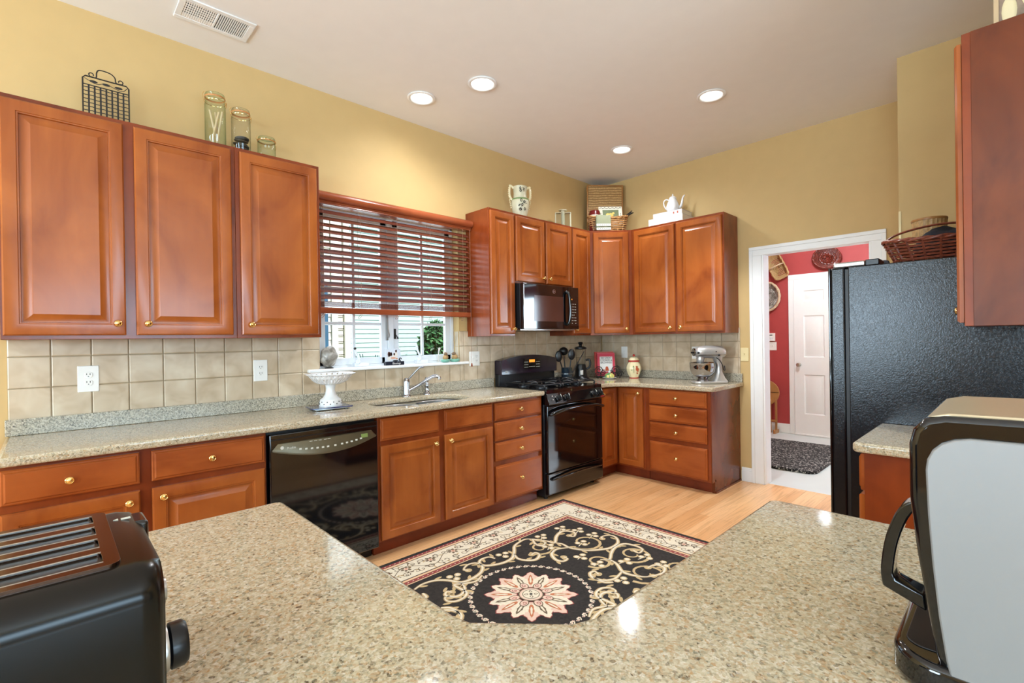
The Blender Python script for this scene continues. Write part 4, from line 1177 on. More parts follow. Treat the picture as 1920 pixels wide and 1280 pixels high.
outer = smooth_path([(0, YF-.004, .222), (0, YF+.016, .205), (0, YF+.030, .165), (0, YF+.036, .120), (0, YF+.034, .096)], 4)
pts = [(p.y, p.z) for p in outer]+[(.140, .078)]+[(.142, .098)]+[(YF+.020, .108)]+[(p.y-.013, p.z-.004) for p in outer[::-1] if p.z > .112]
b.prism(pts, hx0+.02, hx0+.052, 'yz'); b.done('handle', 'gloss_black', t, bevel=.004, bseg=3, smooth=50)
b = MB(); b.prism(rrect(CX0-.004, CX1+.004, -.15, YF+.022, .05, 8), .001, .040); b.done('drip_base', 'gloss_black', t, bevel=.008, bseg=3)
b = MB(); b.prism(rrect(CX0+.03, CX1-.03, .10, YF+.010, .02, 6), .0395, .0415); b.done('drip_tray', 'satin_black', t, bevel=.001)
# ------------------------------------------------------------------ cake stand and scale
RV = -.763
t = thing('kitchen_scale', 'flat navy glass kitchen scale under the white compote', 'scale', (-3.345, -.285, CT), -.10)
b = MB(); b.prism(rrect(-.125, .125, -.085, .085, .008), .012, .019); b.done('glass_platform', 'navy', t, bevel=.001)
b = MB(); b.prism(rrect(-.105, .105, -.07, .07, .008), .005, .012); b.done('body', 'silver', t, bevel=.001)
for i, (x, y) in enumerate(((-.09, -.06), (.09, -.06), (-.09, .06), (.09, .06), (0, -.06))):
    b = MB(); b.cyl((x, y, 0), .012, .006, 12); b.done('foot', 'black', t)
t = thing('compote_dish', 'white pierced china compote on a tall foot, standing on the scale', 'compote', (-3.335, -.285, CT+.019))
b = MB(); b.lathe([(.070, 0), (.072, .004), (.069, .02), (.064, .042), (.060, .046), (.046, .056), (.034, .075), (.028, .10), (.028, .115), (.034, .135), (.038, .142), (0, .143)], seg=40); st = b.done('foot', 'china', t, smooth=50)
b = MB()
for i in range(22):
    a = 2*PI*i/22; z = .018 if i % 2 else .030; r_ = .0705 if i % 2 else .0678
    b.ball((r_*math.cos(a), r_*math.sin(a), z), .0035, 8, 5)
b.done('pierced_holes', 'slot', st)
b = MB(); SG = 96
def bowl_r(z): return [(.036, .140), (.085, .150), (.115, .172), (.132, .198), (.150, .210)]
prof = [(.036, .139), (.060, .141), (.086, .151), (.104, .163), (.116, .174), (.127, .190), (.136, .200), (.152, .2075)]
for k in range(len(prof)-1):
    (r1, z1), (r2, z2) = prof[k], prof[k+1]
    for i in range(SG):
        if k == 2 and i % 3 == 0: continue
        if k == 3 and i % 3 == 0: continue
        if k == 5 and i % 4 == 0: continue
        a0, a1 = 2*PI*i/SG, 2*PI*(i+1)/SG
        sc = lambda rr, zz, aa: (1+.02*math.cos(12*aa)*(zz-.14)/.07)*rr
        b.poly([(sc(r1, z1, a0)*math.cos(a0), sc(r1, z1, a0)*math.sin(a0), z1), (sc(r1, z1, a1)*math.cos(a1), sc(r1, z1, a1)*math.sin(a1), z1), (sc(r2, z2, a1)*math.cos(a1), sc(r2, z2, a1)*math.sin(a1), z2), (sc(r2, z2, a0)*math.cos(a0), sc(r2, z2, a0)*math.sin(a0), z2)])
bmesh.ops.remove_doubles(b.bm, verts=b.bm.verts, dist=.0002)
o = b.done('bowl', 'china', t, smooth=60, normals=False); m_ = o.modifiers.new('thick', 'SOLIDIFY'); m_.thickness = .004; m_.offset = 0

# ------------------------------------------------------------------ things on the window sill
SZ = 1.157
t = thing('shell_ornament', 'grey veined shell ornament on a small stand at the left end of the sill', 'ornament', (-3.215, .012, SZ), 0)
b = MB(); b.lathe([(.030, 0), (.030, .006), (.022, .008), (0, .009)], seg=20, sy=.8); b.done('stand', 'iron', t, smooth=40)
b = MB(); b.ball((0, 0, .082), .076, 24, 14, sc=(.80, .38, 1.0), M=Matrix.Rotation(.2, 4, 'Y'))
for v in b.bm.verts:
    v.co.x += .004*math.sin(v.co.z*90); v.co.z = max(v.co.z, .007)
b.done('shell', 'greystone', t, smooth=60)
t = thing('photo_block', 'small family photograph standing in a dark base on the window sill', 'photo frame', (-2.715, -.012, SZ), 0)
b = MB(); b.box(-.080, .080, -.016, .016, 0, .029); b.done('base', plain('dark_navy_base', rgb(34, 36, 48), .25), t, bevel=.002)
text('engraved_lettering', 'Blessings', .020, (.012, -.0168, .014), UPR, 'wht', t)
b = MB(); b.box(-.076, .055, -.003, .003, .029, .125); pl_ = b.done('print', 'greyp', t)
def fig(pts_, mat, nm):
    b = MB()
    for (x, z, rx, rz_) in pts_:
        b.poly([(x+rx*math.cos(2*PI*i/16), -.0036-(.0002*len(b.bm.faces)), z+rz_*math.sin(2*PI*i/16)) for i in range(16)])
    b.done(nm, mat, pl_, smooth=0, normals=False)
fig([(-.045, .085, .012, .020), (-.028, .085, .010, .016), (.0, .086, .007, .008), (.015, .109, .007, .009)], 'hairp', 'printed_hair')
fig([(-.042, .086, .006, .009), (-.026, .086, .006, .008), (.0, .081, .006, .009), (.015, .103, .005, .009), (-.01, .056, .022, .008), (.02, .05, .010, .006)], 'skin', 'printed_faces')
fig([(-.042, .055, .018, .022), (.0, .066, .016, .016), (.016, .078, .014, .024)], 'wht', 'printed_shirts')
fig([(.01, .034, .026, .005), (.045, .040, .006, .006)], 'ink', 'printed_shadow')
b = MB(); b.tube([(.05+.011*math.cos(a*.5), -.008, .043+.011*math.sin(a*.5)) for a in range(11)], .003, 6); b.done('ring_ornament', 'ink', t)
for i, (x, y, lab) in enumerate(((-2.225, -.005, 'left of the two brown bird figurines in a teal dish on the sill'), (-2.130, -.005, 'right of the two brown bird figurines in a teal dish on the sill'))):
    t = thing('bird_figurine', lab, 'figurine', (x, y, SZ), .5-1.0*i, 'pair of bird figurines')
    b = MB(); b.lathe([(.022, 0), (.036, .008), (.040, .022), (.034, .026), (.026, .020), (0, .014)], seg=24, sx=1.15); b.done('nest_dish', 'teal', t, smooth=50)
    b = MB(); b.ball((0, 0, .042), .027, 16, 10, sc=(1.0, .85, .95)); b.done('bird_body', 'rattan', t, smooth=60)
    b = MB(); b.ball((-.006, -.004, .070), .017, 14, 8, sc=(1, .9, .9)); b.lathe([(.004, 0), (0, .012)], Matrix.Translation((-.020, -.008, .070)) @ Matrix.Rotation(-1.5, 4, 'Y'), 8)
    hd = b.done('bird_head', plain('brown_feather', rgb(122, 96, 70), .6, var=.3, scale=60) if i == 0 else bpy.data.materials['brown_feather'], t, smooth=60)
    b = MB(); b.box(.008, .045, -.010, .010, .040, .046); b.done('bird_tail', 'paleash', t, bevel=.002)
t = thing('feather_ornament', 'slim white upright ornament behind the bird figurines', 'ornament', (-2.205, .040, SZ))
b = MB(); b.lathe([(.014, 0), (.014, .004), (.004, .008), (.004, .05), (.010, .075), (.008, .092), (0, .096)], seg=14); b.done('stem', 'celadon', t, smooth=50)
t = thing('plant_marker', 'white pointed plant marker standing among the birds on the sill', 'marker', (-2.265, .045, SZ))
b = MB(); b.prism([(-.004, 0), (.004, 0), (.012, .09), (.030, .125), (.004, .125)], -.001, .001, 'xz'); b.done('blade', 'wht', t)

# ------------------------------------------------------------------ back corner of the counter
t = thing('utensil_crock', 'dark ceramic crock of utensils between range and blender', 'crock', (-.825, -.155, CT), 0)
b = MB(); b.lathe([(.052, 0), (.056, .004), (.057, .06), (.055, .125), (.057, .132), (.051, .132), (.049, .02), (0, .018)], seg=32); b.done('pot', plain('dark_blue_glaze', rgb(28, 40, 50), .12, var=.2, coat=.5), t, smooth=45)
b = MB(); b.tube([(.0575*math.cos(a), .0575*math.sin(a), .072+.0*a) for a in [i*2*PI/32 for i in range(32)]], .003, 6, closed=True); b.done('band', 'steel', t, smooth=50)
def utensil(dx, dy, lx, ly, hh, kind, lab):
    t = thing(kind, lab, 'utensil', (-.825+dx, -.155+dy, CT+.02), 0, 'utensils in the crock')
    tip = Vector((lx, ly, hh))
    b = MB(); b.tube([(0, 0, 0), tip*.68], .006, 8); b.done('handle', 'black' if 'ladle' not in kind else 'black', t, smooth=60)
    d = tip.normalized(); q = d.to_track_quat('Z', 'Y').to_matrix().to_4x4()
    b = MB(); T = Matrix.Translation(tip*.82) @ Matrix.Rotation(RV, 4, 'Z')
    if 'spoon' in kind: b.ball((0, 0, 0), .05, 16, 10, sc=(.72, .22, 1.15), M=None); 
    elif 'spatula' in kind:
        T = Matrix.Translation(tip*.86) @ q
        b.prism([(-.010, -.06), (.010, -.06), (.016, .02), (.004, .075), (-.012, .03)], -.003, .003, 'xz')
    else: b.ball((0, 0, 0), .048, 16, 10, sc=(1, .8, .9))
    for v in b.bm.verts: v.co = T @ v.co
    b.done('head', 'black', t, smooth=50, bevel=.002 if 'spatula' in kind else 0)
utensil(-.020, .000, -.080, .035, .28, 'serving_spoon', 'black serving spoon leaning left in the crock')
utensil(.008, .018, .005, .035, .34, 'ladle', 'round black ladle standing upright in the crock')
utensil(.010, -.015, .03, -.03, .30, 'slotted_spoon', 'black slotted spoon in the middle of the crock')
utensil(.020, -.012, .105, -.10, .25, 'spatula', 'dark spatula leaning right towards the blender')

t = thing('blender', 'black blender with a clear jug beside the utensil crock', 'blender', (-.605, -.165, CT), RV)
b = MB(); b.lathe([(.085, 0), (.088, .012), (.084, .022), (.066, .035), (.062, .06), (.058, .12), (.052, .150), (.050, .158), (0, .158)], seg=32); b.done('motor_base', 'black', t, smooth=40)
b = MB(); b.lathe([(.091, 0), (.093, .004), (.091, .009)], seg=32, caps=False); b.done('base_ring', 'steel', t, smooth=60)
b = MB(); b.lathe([(.044, .158), (.048, .17), (.054, .30), (.056, .318)], seg=32, caps=False); b.done('jug', 'jar_clear', t, smooth=50)
b = MB(); b.lathe([(.058, .314), (.064, .320), (.062, .334), (.040, .342), (.018, .346), (.014, .362), (.024, .374), (.026, .384), (.016, .392), (0, .393)], seg=32); b.done('lid', 'black', t, smooth=40)
b = MB(); b.tube(smooth_path([(.052, -.01, .20), (.085, -.02, .205), (.095, -.025, .17), (.085, -.03, .125), (.058, -.02, .11)], 5), .011, 10); b.done('handle', 'black', t, smooth=60)
b = MB(); b.box(-.016, .016, -.066, -.056, .05, .10); b.done('switch', 'steel', t, bevel=.003)

# cookbooks on a scrolled iron stand
BK = (-.318, -.288)
t = thing('cookbook_stand', 'brown scrolled iron cookbook stand in the counter corner', 'book stand', (BK[0], BK[1], CT), RV)
b = MB()
def scroll(cx, cz, r_, d, y=-.03, turns=1.6):
    return [(cx+d*r_*(1-.028*j)*math.cos(j*.35), y, cz+r_*(1-.028*j)*math.sin(j*.35)) for j in range(int(turns*18))]
for d in (-1, 1):
    b.tube(scroll(d*.085, .085, .045, d), .0045, 6); b.tube(scroll(d*.095, .035, .034, d), .0045, 6); b.tube(scroll(d*.045, .055, .030, -d), .004, 6)
    b.tube([(d*.09, -.03, .004), (d*.09, .08, .004)], .005, 6)
b.tube([(-.10, -.03, .022), (.10, -.03, .022)], .0045, 6); b.tube([(-.10, -.005, .022), (.10, -.005, .022)], .004, 6)
b.tube([(.13, -.02, .0), (.16, .0, .05), (.15, .03, .11), (.12, .05, .13)], .005, 6); b.tube(scroll(.15, .04, .035, 1, .02), .0045, 6)
b.done('frame', 'iron', t, smooth=60)
def book(name, lab, rx, ry, rz_, loc, mats, tilt, group, cover=None):
    t = thing(name, lab, 'book', loc, RV, group)
    T = Matrix.Rotation(tilt, 4, 'X')
    b = MB(); b.box(-rx/2, rx/2, 0, ry, 0, rz_, M=T); o = b.done('cover', mats, t, bevel=.002)
    b = MB(); b.box(-rx/2+.004, rx/2+.0012, .003, ry-.003, .003, rz_+.0012, M=T); b.done('pages', 'paper', t)
    return t, T
t, T = book('cookbook', 'pink cookbook with a white title panel facing out on the iron stand', .190, .022, .245, (BK[0]-.01, BK[1]-.008, CT+.026), 'pink', -.16, 'cookbooks on the stand')
b = MB(); b.box(-.068, .068, -.0012, .001, .045, .205, M=T); pp = b.done('title_panel', 'wht', t)
for i, (ln, s_) in enumerate((('300 GREAT', .029), ('COOKIES &', .029), ('BROWNIES', .029))):
    p_ = T @ Vector((0, -.0026, .190-.026*i)); text('title_lettering', ln, s_, p_, (PI/2-.16, 0, 0), 'ink', t, sx=.85)
b = MB(); b.lathe([(.020, 0), (.016, .030), (.012, .045), (0, .05)], T @ Matrix.Translation((.005, -.002, .05)) @ Matrix.Diagonal((1, .12, 1, 1)), 12); b.box(-.045, -.02, -.004, -.001, .06, .066, M=T); b.done('cover_picture', 'rooster', t)
book('cookbook', 'red cookbook partly hidden behind the pink cookbook', .205, .020, .258, (BK[0]-.01+.018, BK[1]+.030, CT+.026), 'redc', -.16, 'cookbooks on the stand')
t = thing('butter_dish', 'small white dish with a painted vegetable lid before the cookbooks', 'dish', (-.392, -.375, CT), RV)
b = MB(); b.lathe([(.040, 0), (.046, .004), (.072, .014), (.074, .017), (.050, .014), (0, .012)], seg=32); b.done('saucer', 'china', t, smooth=50)
b = MB(); b.ball((0, 0, .026), .052, 24, 12, sc=(1.0, .85, .72))
for v in b.bm.verts: v.co.z = max(v.co.z, .013)
b.done('lid', speckle('painted_vegetables', [(.42, rgb(96, 140, 84)), (.5, rgb(214, 206, 120)), (.6, rgb(226, 190, 96))], 18, .25), t, smooth=60)
b = MB(); b.ball((0, 0, .073), .013, 14, 8); b.done('finial', 'china', t, smooth=60)
t = thing('cookie_jar', 'cream lidded jar painted with a rust rooster on the corner counter', 'jar', (-.160, -.525, CT), RV)
b = MB(); b.lathe([(.046, 0), (.048, .006), (.050, .012), (.066, .045), (.080, .085), (.081, .11), (.070, .145), (.056, .168), (.054, .175), (0, .176)], seg=8, sy=.8); b.done('body', 'cream', t, smooth=20, bevel=.006, bseg=3)
b = MB(); b.lathe([(.058, .172), (.059, .186), (.056, .189)], seg=24, sy=.8); b.lathe([(.049, -.0), (.050, .006), (.048, .008)], seg=24, sy=.8); b.done('rust_band', 'redc', t, smooth=40)
b = MB(); b.lathe([(.054, .188), (.050, .205), (.034, .220), (.014, .227), (0, .228)], seg=24, sy=.8); b.done('lid', 'cream', t, smooth=50)
b = MB(); b.ball((0, 0, .240), .013, 14, 8); b.done('lid_knob', 'redc', t, smooth=60)
b = MB()
def paint(b, pts, y=-.0685, r_=.004):
    for (x, z, rx, rz_) in pts: b.ball((x, y, z), 1, 12, 6, sc=(rx, .004, rz_))
paint(b, [(.014, .100, .013, .020), (.012, .122, .010, .010), (.022, .080, .010, .010), (.026, .098, .012, .008), (.016, .056, .008, .009)]); b.done('painted_rooster', 'rooster', t, smooth=60)
b = MB(); paint(b, [(-.018, .095, .0025, .030), (-.022, .120, .012, .003), (-.042, .088, .009, .004), (-.022, .128, .006, .006), (-.018, .065, .002, .008)]); b.done('painted_stem', 'green', t, smooth=60)

# ------------------------------------------------------------------ stand mixer
t = thing('stand_mixer', 'silver stand mixer with a polished steel bowl', 'stand mixer', (-.285, -1.375, CT), RV)
b = MB(); b.prism([(x, y) for x, y in [(-.135, -.055), (-.10, -.085), (-.02, -.09), (.09, -.075), (.165, -.05), (.175, 0), (.165, .05), (.09, .075), (-.02, .09), (-.10, .085), (-.135, .055), (-.145, 0)]], .001, .022); b.done('base', 'silver', t, bevel=.008, bseg=3)
b = MB()
rings = []
for z, x0, x1, w_ in ((.018, .035, .172, .058), (.05, .055, .150, .050), (.10, .070, .128, .044), (.16, .075, .120, .042), (.215, .060, .125, .046), (.245, .04, .13, .048)):
    rings.append([Vector((x, y, z)) for x, y in rrect(x0, x1, -w_, w_, min(.028, (x1-x0)/2.2), 4)])
b.loops(rings); b.done('pedestal', 'silver', t, smooth=60)
b = MB()
hr = []
for x, r_, zc in ((-.115, .012, .285), (-.112, .030, .285), (-.10, .048, .287), (-.07, .060, .290), (-.02, .065, .291), (.05, .066, .290), (.11, .064, .287), (.145, .056, .284), (.160, .038, .281), (.164, .012, .28)):
    hr.append([Vector((x, r_*math.cos(a)*.95, zc+r_*math.sin(a)*(.82 if math.sin(a) > 0 else .95))) for a in [2*PI*i/24 for i in range(24)]])
b.loops(hr); hd = b.done('motor_head', 'silver', t, smooth=60)
b = MB(); b.lathe([(.030, .19), (.034, .2), (.036, .225), (.030, .25)], Matrix.Translation((-.065, 0, 0)), 24); b.done('planetary_hub', 'silver', hd, smooth=50)
b = MB(); b.box(-.105, .155, -.0665, -.060, .256, .262); b.done('trim_band', 'steel', hd)
b = MB(); b.ball((-.098, -.045, .280), .011, 12, 8); b.ball((.08, -.063, .258), .010, 12, 8); b.ball((.055, -.063, .289), .006, 10, 6); b.tube([(-.11, -.01, .28), (-.155, -.02, .283)], .008, 8); b.done('control_knobs', 'black', hd, smooth=60)
b = MB(); b.lathe([(.028, -.005), (.035, 0), (.036, .012), (0, .012)], Matrix.Translation((-.117, 0, .285)) @ Matrix.Rotation(-PI/2, 4, 'Y'), 20); b.done('hub_cover', 'chrome', hd, smooth=50)
b = MB(); b.lathe([(.052, .022), (.054, .034), (.040, .046), (.048, .052), (.082, .075), (.104, .110), (.112, .150), (.113, .184), (.117, .188), (.113, .190), (.109, .186), (.108, .15), (.09, .10), (0, .06)], Matrix.Translation((-.045, 0, 0)), 40); bw = b.done('mixing_bowl', 'chrome', t, smooth=50)
b = MB(); b.lathe([(.006, .10), (.006, .20)], Matrix.Translation((-.065, 0, 0)), 10); b.done('beater_shaft', 'steel', t)
b = MB(); b.tube(smooth_path([(.055, -.06, .235), (.085, -.066, .21), (.115, -.056, .16), (.125, -.05, .125), (.140, -.045, .12), (.138, -.04, .16)], 5), .004, 8); b.done('power_cord', 'black', t, smooth=60)

# ------------------------------------------------------------------ things on top of the wall cabinets
t = thing('wire_rack', 'black woven iron rack with a curled handle on the left wall cabinet', 'wire rack', (-4.406, -.09, UT+.001))
b = MB(); w_, h_ = .092, .262
fr = [(-w_, 0, 0), (-w_, 0, h_-.012), (-w_+.01, 0, h_), (w_-.01, 0, h_), (w_, 0, h_-.012), (w_, 0, 0)]
b.tube([Vector(p) for p in fr], .0036, 6, closed=True); b.tube([(-w_, 0, h_-.042), (w_, 0, h_-.042)], .0028, 6); b.done('frame', 'iron', t, smooth=50)
b = MB()
for i in range(7):
    x = -w_+.023*(i+1)
    b.box(x-.0036, x+.0036, -.0016, .0016, .002, h_-.042)
for j in range(11):
    z = .012+.0195*j
    b.tube([(-w_+.0115*k, .003*(1 if k % 4 == 1 else (-1 if k % 4 == 3 else 0)), z) for k in range(17)], .0022, 5)
b.done('woven_grid', 'iron', t)
b = MB()
for d in (-1, 1):
    b.tube([(d*(.058+.010*math.cos(k*.5)*(1-.03*k)) , 0, h_+.012+.010*math.sin(k*.5)*(1-.03*k)) for k in range(-3, 8)], .0026, 6)
b.tube(smooth_path([(-.060, 0, h_+.002), (-.040, 0, h_+.003), (-.037, 0, h_+.03), (-.025, 0, h_+.046), (.015, 0, h_+.044), (.035, 0, h_+.028), (.040, 0, h_+.004), (.060, 0, h_+.002)], 5), .0030, 6); b.done('handle', 'iron', t, smooth=50)
b = MB()
b.tube(smooth_path([(-.085, 0, h_-.012), (-.04, 0, h_-.03), (.0, 0, h_-.018), (.06, 0, h_-.034), (.086, 0, h_-.010)], 4), .0016, 5)
for x in (-.05, 0, .05): b.ball((x, 0, h_-.021), .012, 10, 6, sc=(1.4, .15, .55))
b.done('leaf_ornament', 'iron', t, smooth=50)

def jar(x, y, r_, h_, gm, lab, kind):
    t = thing('clamp_jar', lab, 'jar', (x, y, UT+.001), .2, 'glass clamp jars')
    b = MB(); b.lathe([(r_*.9, 0), (r_, .006), (r_, h_*.80), (r_*.93, h_*.845), (r_*.93, h_*.90)], seg=32, caps=False); b.done('body', gm, t, smooth=50)
    b = MB(); b.lathe([(r_*.97, h_-.027), (r_, h_-.024), (r_*.99, h_-.019), (r_*.93, h_-.018)], seg=32, caps=False); b.done('rubber_seal', 'rubber', t, smooth=50)
    b = MB(); b.lathe([(r_*.94, h_-.017), (r_*.97, h_-.012), (r_*.92, h_-.002), (r_*.80, h_-.001), (r_*.74, h_-.008), (0, h_-.007)], seg=32, caps=False); b.done('lid', gm, t, smooth=50)
    b = MB(); n = 28
    b.tube([((r_+.002)*math.cos(2*PI*i/n), (r_+.002)*math.sin(2*PI*i/n), h_*.865) for i in range(n)], .0014, 5, closed=True)
    b.tube(smooth_path([(r_+.002, .008, h_*.865), (r_+.014, .008, h_-.02), (r_+.012, .006, h_-.05), (r_+.003, .006, h_-.055)], 4), .0014, 5)
    b.tube(smooth_path([(-r_-.002, .008, h_*.865), (-r_-.010, .008, h_-.02), (-r_-.002, .006, h_)], 4), .0014, 5)
    b.done('wire_clamp', 'brass', t, smooth=50)
    if kind == 'sticks':
        for i, (a, c, d) in enumerate(((-.03, .02, 0), (.02, -.025, .01), (-.005, .03, -.02), (.025, .01, .02))):
            b = MB(); b.tube([(a, d*.5, .014), (c, d, h_*.72)], .006, 8); b.done('breadstick', 'stick', t, smooth=50)
    if kind == 'pods':
        for i in range(7):
            b = MB(); b.lathe([(.012, 0), (.034, .004), (.036, .010), (.02, .014), (0, .015)], Matrix.Translation((.006*math.cos(i*2.1), .006*math.sin(i*2.1), .012+i*.0165)) @ Matrix.Rotation(.18*math.sin(i*1.7), 4, 'X'), 18, sx=1.1); b.done('dried_slice', 'pods', t, smooth=40)
jar(-3.924, -.135, .053, .338, 'jar_green', 'tallest green glass clamp jar holding pale sticks, on the wall cabinet', 'sticks')
jar(-3.790, -.135, .051, .290, 'jar_clear', 'middle glass clamp jar half filled with dark slices', 'pods')
jar(-3.648, -.135, .051, .162, 'jar_green', 'shortest glass clamp jar, empty, nearest the window blind', None)

t = thing('painted_vase', 'cream vase with ruffled handles and black scribbles above the narrow cabinet', 'vase', (-1.468, -.165, UT+.001), -.40); t.scale = (.80, .80, .97)
b = MB(); b.lathe([(.060, 0), (.063, .01), (.085, .06), (.103, .13), (.106, .165), (.098, .185), (.080, .198), (.078, .21), (.074, .25), (.080, .30), (.084, .312), (.078, .312), (.07, .25), (0, .2)], seg=32); b.done('body', 'celadon', t, smooth=60)
b = MB(); b.lathe([(.100, .180), (.104, .187), (.098, .194), (.088, .197)], seg=32, caps=False); b.done('green_band', 'green', t, smooth=60)
for d in (-1, 1):
    b = MB(); hp = smooth_path([(d*.078, 0, .295), (d*.115, 0, .315), (d*.128, 0, .27), (d*.124, 0, .215), (d*.098, 0, .185)], 6)
    b.tube(hp, .013, 8)
    for i in range(1, len(hp)-1, 2): b.ball((hp[i].x+d*.012, 0, hp[i].z+(.006 if i < 8 else 0)), .008, 8, 6)
    for i in range(5): b.ball((d*(.128-.004*i), 0, .18-.018*i), .008, 8, 6)
    b.done('ruffled_handle', 'cream', t, smooth=60)
b = MB()
def onv(u, z):
    r_ = .110 if z < .2 else .082
    r_ = .110-.0*u if .10 < z < .2 else (.104 if .05 < z <= .10 else (.088 if z <= .05 else .0825))
    return Vector((r_*math.sin(u), -r_*math.cos(u), z))
def stroke(pts_, r_=.0032): b.tube([onv(u, z) for u, z in pts_], r_, 5)
ring = lambda u, z, a, c: [(u+a*math.cos(k*.52), z+c*math.sin(k*.52)) for k in range(13)]
stroke(ring(-.32, .285, .10, .011)); stroke(ring(-.28, .262, .11, .011)); stroke([(.02, .288), (.30, .286), (.18, .255)]); stroke([(.05, .27), (.2, .279)])
stroke(ring(-.25, .165, .09, .012)); stroke(ring(.06, .152, .09, .011)); stroke([(-.2, .132), (.05, .141), (.4, .138)], .002); stroke([(.12, .15), (.38, .165)], .002)
stroke([(-.55, .112), (-.35, .128)], .005); stroke(ring(-.15, .122, .09, .010)); stroke([(-.18, .118), (-.22, .104)]); stroke(ring(.15, .085, .10, .012)); stroke(ring(-.35, .082, .14, .012)); stroke([(-.4, .09), (-.25, .075)])
b.done('painted_marks', 'ink', t, smooth=50)

t = thing('small_lantern', 'small pale glass lantern above the microwave cabinet', 'lantern', (-.852, -.16, UT+.001), RV)
b = MB(); b.box(-.078, .078, -.03, .03, .001, .006)
for x in (-.076, .076):
    for y in (-.028, .028): b.box(x-.003, x+.003, y-.003, y+.003, 0, .17)
b.box(-.078, -.02, -.03, .03, .166, .170); b.box(.02, .078, -.03, .03, .166, .170); b.done('frame', 'celadon', t)
b = MB(); b.box(-.074, .074, -.027, -.026, .006, .166); b.box(-.074, .074, .026, .027, .006, .166); b.done('panes', 'jar_clear', t)
b = MB(); b.cyl((0, 0, .006), .019, .185, 16); b.lathe([(.02, .19), (.044, .192), (.044, .197), (.02, .199)], seg=20); b.done('candle_column', 'celadon', t, smooth=40)

# hamper, basket group in the corner
t = thing('wicker_hamper', 'tall flat seagrass hamper standing in the corner up against the ceiling', 'hamper', (-.235, -.235, UT+.012), RV)
T = Matrix.Rotation(-.05, 4, 'X') @ Matrix.Rotation(.02, 4, 'Y')
b = MB(); b.box(-.19, .19, .0, .075, 0, .565, M=T); b.done('woven_body', 'hamper', t, bevel=.006)
b = MB()
for z in (.004, .555, .29):
    b.tube([T @ Vector(p) for p in ((-.192, -.003, z), (.192, -.003, z), (.192, .078, z), (-.192, .078, z))], .008 if z != .29 else .003, 6, closed=True)
for x in (-.190, .190): b.tube([T @ Vector((x, -.003, 0)), T @ Vector((x, -.003, .56))], .008, 6)
b.done('rim', 'pine', t, smooth=50)

def basket(t, rx, ry, h_, taper, rows, stakes, mat, rr, rimr, bow=0, wav=.004, base=True):
    b = MB()
    n = stakes*4
    for j in range(rows):
        f = j/(rows-1); s_ = taper+(1-taper)*f
        pts_ = []
        for k in range(n):
            a = 2*PI*k/n
            o_ = wav*math.sin(k*PI/2+(j % 2)*PI)
            pts_.append(((rx*s_+o_)*math.cos(a), (ry*s_+o_)*math.sin(a), rr+f*(h_-rr)+bow*f*math.cos(a)**2))
        b.tube(pts_, rr, 5, closed=True)
    if base: b.prism([(rx*taper*math.cos(2*PI*k/32), ry*taper*math.sin(2*PI*k/32)) for k in range(32)], .0, rr*1.2)
    o = b.done('woven_sides', mat, t, smooth=60)
    b = MB()
    for k in range(stakes):
        a = 2*PI*(k+.25)/stakes
        b.tube([(rx*taper*math.cos(a), ry*taper*math.sin(a), .0), (rx*math.cos(a), ry*math.sin(a), h_+bow*math.cos(a)**2)], rr*.9, 5)
    b.done('stakes', mat, t, smooth=60)
    b = MB()
    for ph in (0, PI):
        b.tube([((rx+.006*math.cos(k*.9+ph))*math.cos(2*PI*k/70), (ry+.006*math.cos(k*.9+ph))*math.sin(2*PI*k/70), h_+.006*math.sin(k*.9+ph)+bow*math.cos(2*PI*k/70)**2) for k in range(70)], rimr, 6, closed=True)
    b.done('rim', mat, t, smooth=60)
WB = (-.365, -.365)
t = thing('willow_basket', 'pale willow basket on top of the corner cabinet, before the hamper', 'basket', (WB[0], WB[1], UT+.001), RV)
basket(t, .205, .105, .135, .86, 8, 16, 'wicker', .0085, .010, bow=.035)
BZ = UT+.02
t = thing('candle_jar', 'dark red jar with a pale label inside the willow basket', 'jar', (WB[0]-.095, WB[1]+.10, BZ), RV)
b = MB(); b.lathe([(.056, 0), (.060, .01), (.060, .19), (.052, .215), (.02, .225), (0, .226)], seg=28); b.done('jar', 'candle', t, smooth=50)
b = MB(); b.lathe([(.0608, .115), (.0608, .165)], seg=28, caps=False); b.done('label', 'paper', t, smooth=60)
t = thing('framed_plaque', 'rectangular plaque with an olive rooster scene leaning in the willow basket', 'plaque', (WB[0]+.020, WB[1]-.035, BZ), RV)
T = Matrix.Rotation(-.25, 4, 'X')
b = MB(); b.box(-.125, .125, 0, .012, .02, .285, M=T); b.done('frame', 'paper', t, bevel=.004)
b = MB(); b.box(-.085, .085, -.0015, .002, .115, .245, M=T); sc_ = b.done('painted_scene', 'plaqueg', t)
b = MB(); TT = T @ Matrix.Diagonal((1, .1, 1, 1))
for c, r_ in (((.0, -.02, .18), .028), ((-.03, -.02, .185), .022), ((.028, -.02, .205), .013)): b.ball((0, 0, 0), r_, 12, 8, M=Matrix.Identity(4)) if False else b.lathe([(r_*math.sin(PI*i/8), -r_*math.cos(PI*i/8)) for i in range(9)], TT @ Matrix.Translation(c), 12)
b.done('painted_hen', 'yellow', t, smooth=60)
b = MB()
rn = random.Random(3)
for k in range(18):
    x = -.11+.22*k/17; z = .265+.006*math.sin(k*2)
    b.box(x-.005, x+.004, -.002, .0, z-.003, z+.004, M=T)
    if k < 8: b.box(-.108, -.100, -.002, .0, .07+k*.018, .078+k*.018, M=T); b.box(.100, .108, -.002, .0, .07+k*.018, .078+k*.018, M=T)
b.done('painted_border', 'ink', t)
t = thing('kitchen_towel', 'sage towel with white floral bands draped over the willow basket', 'towel', (WB[0], WB[1], UT+.001), RV)
b = MB()
n = 14
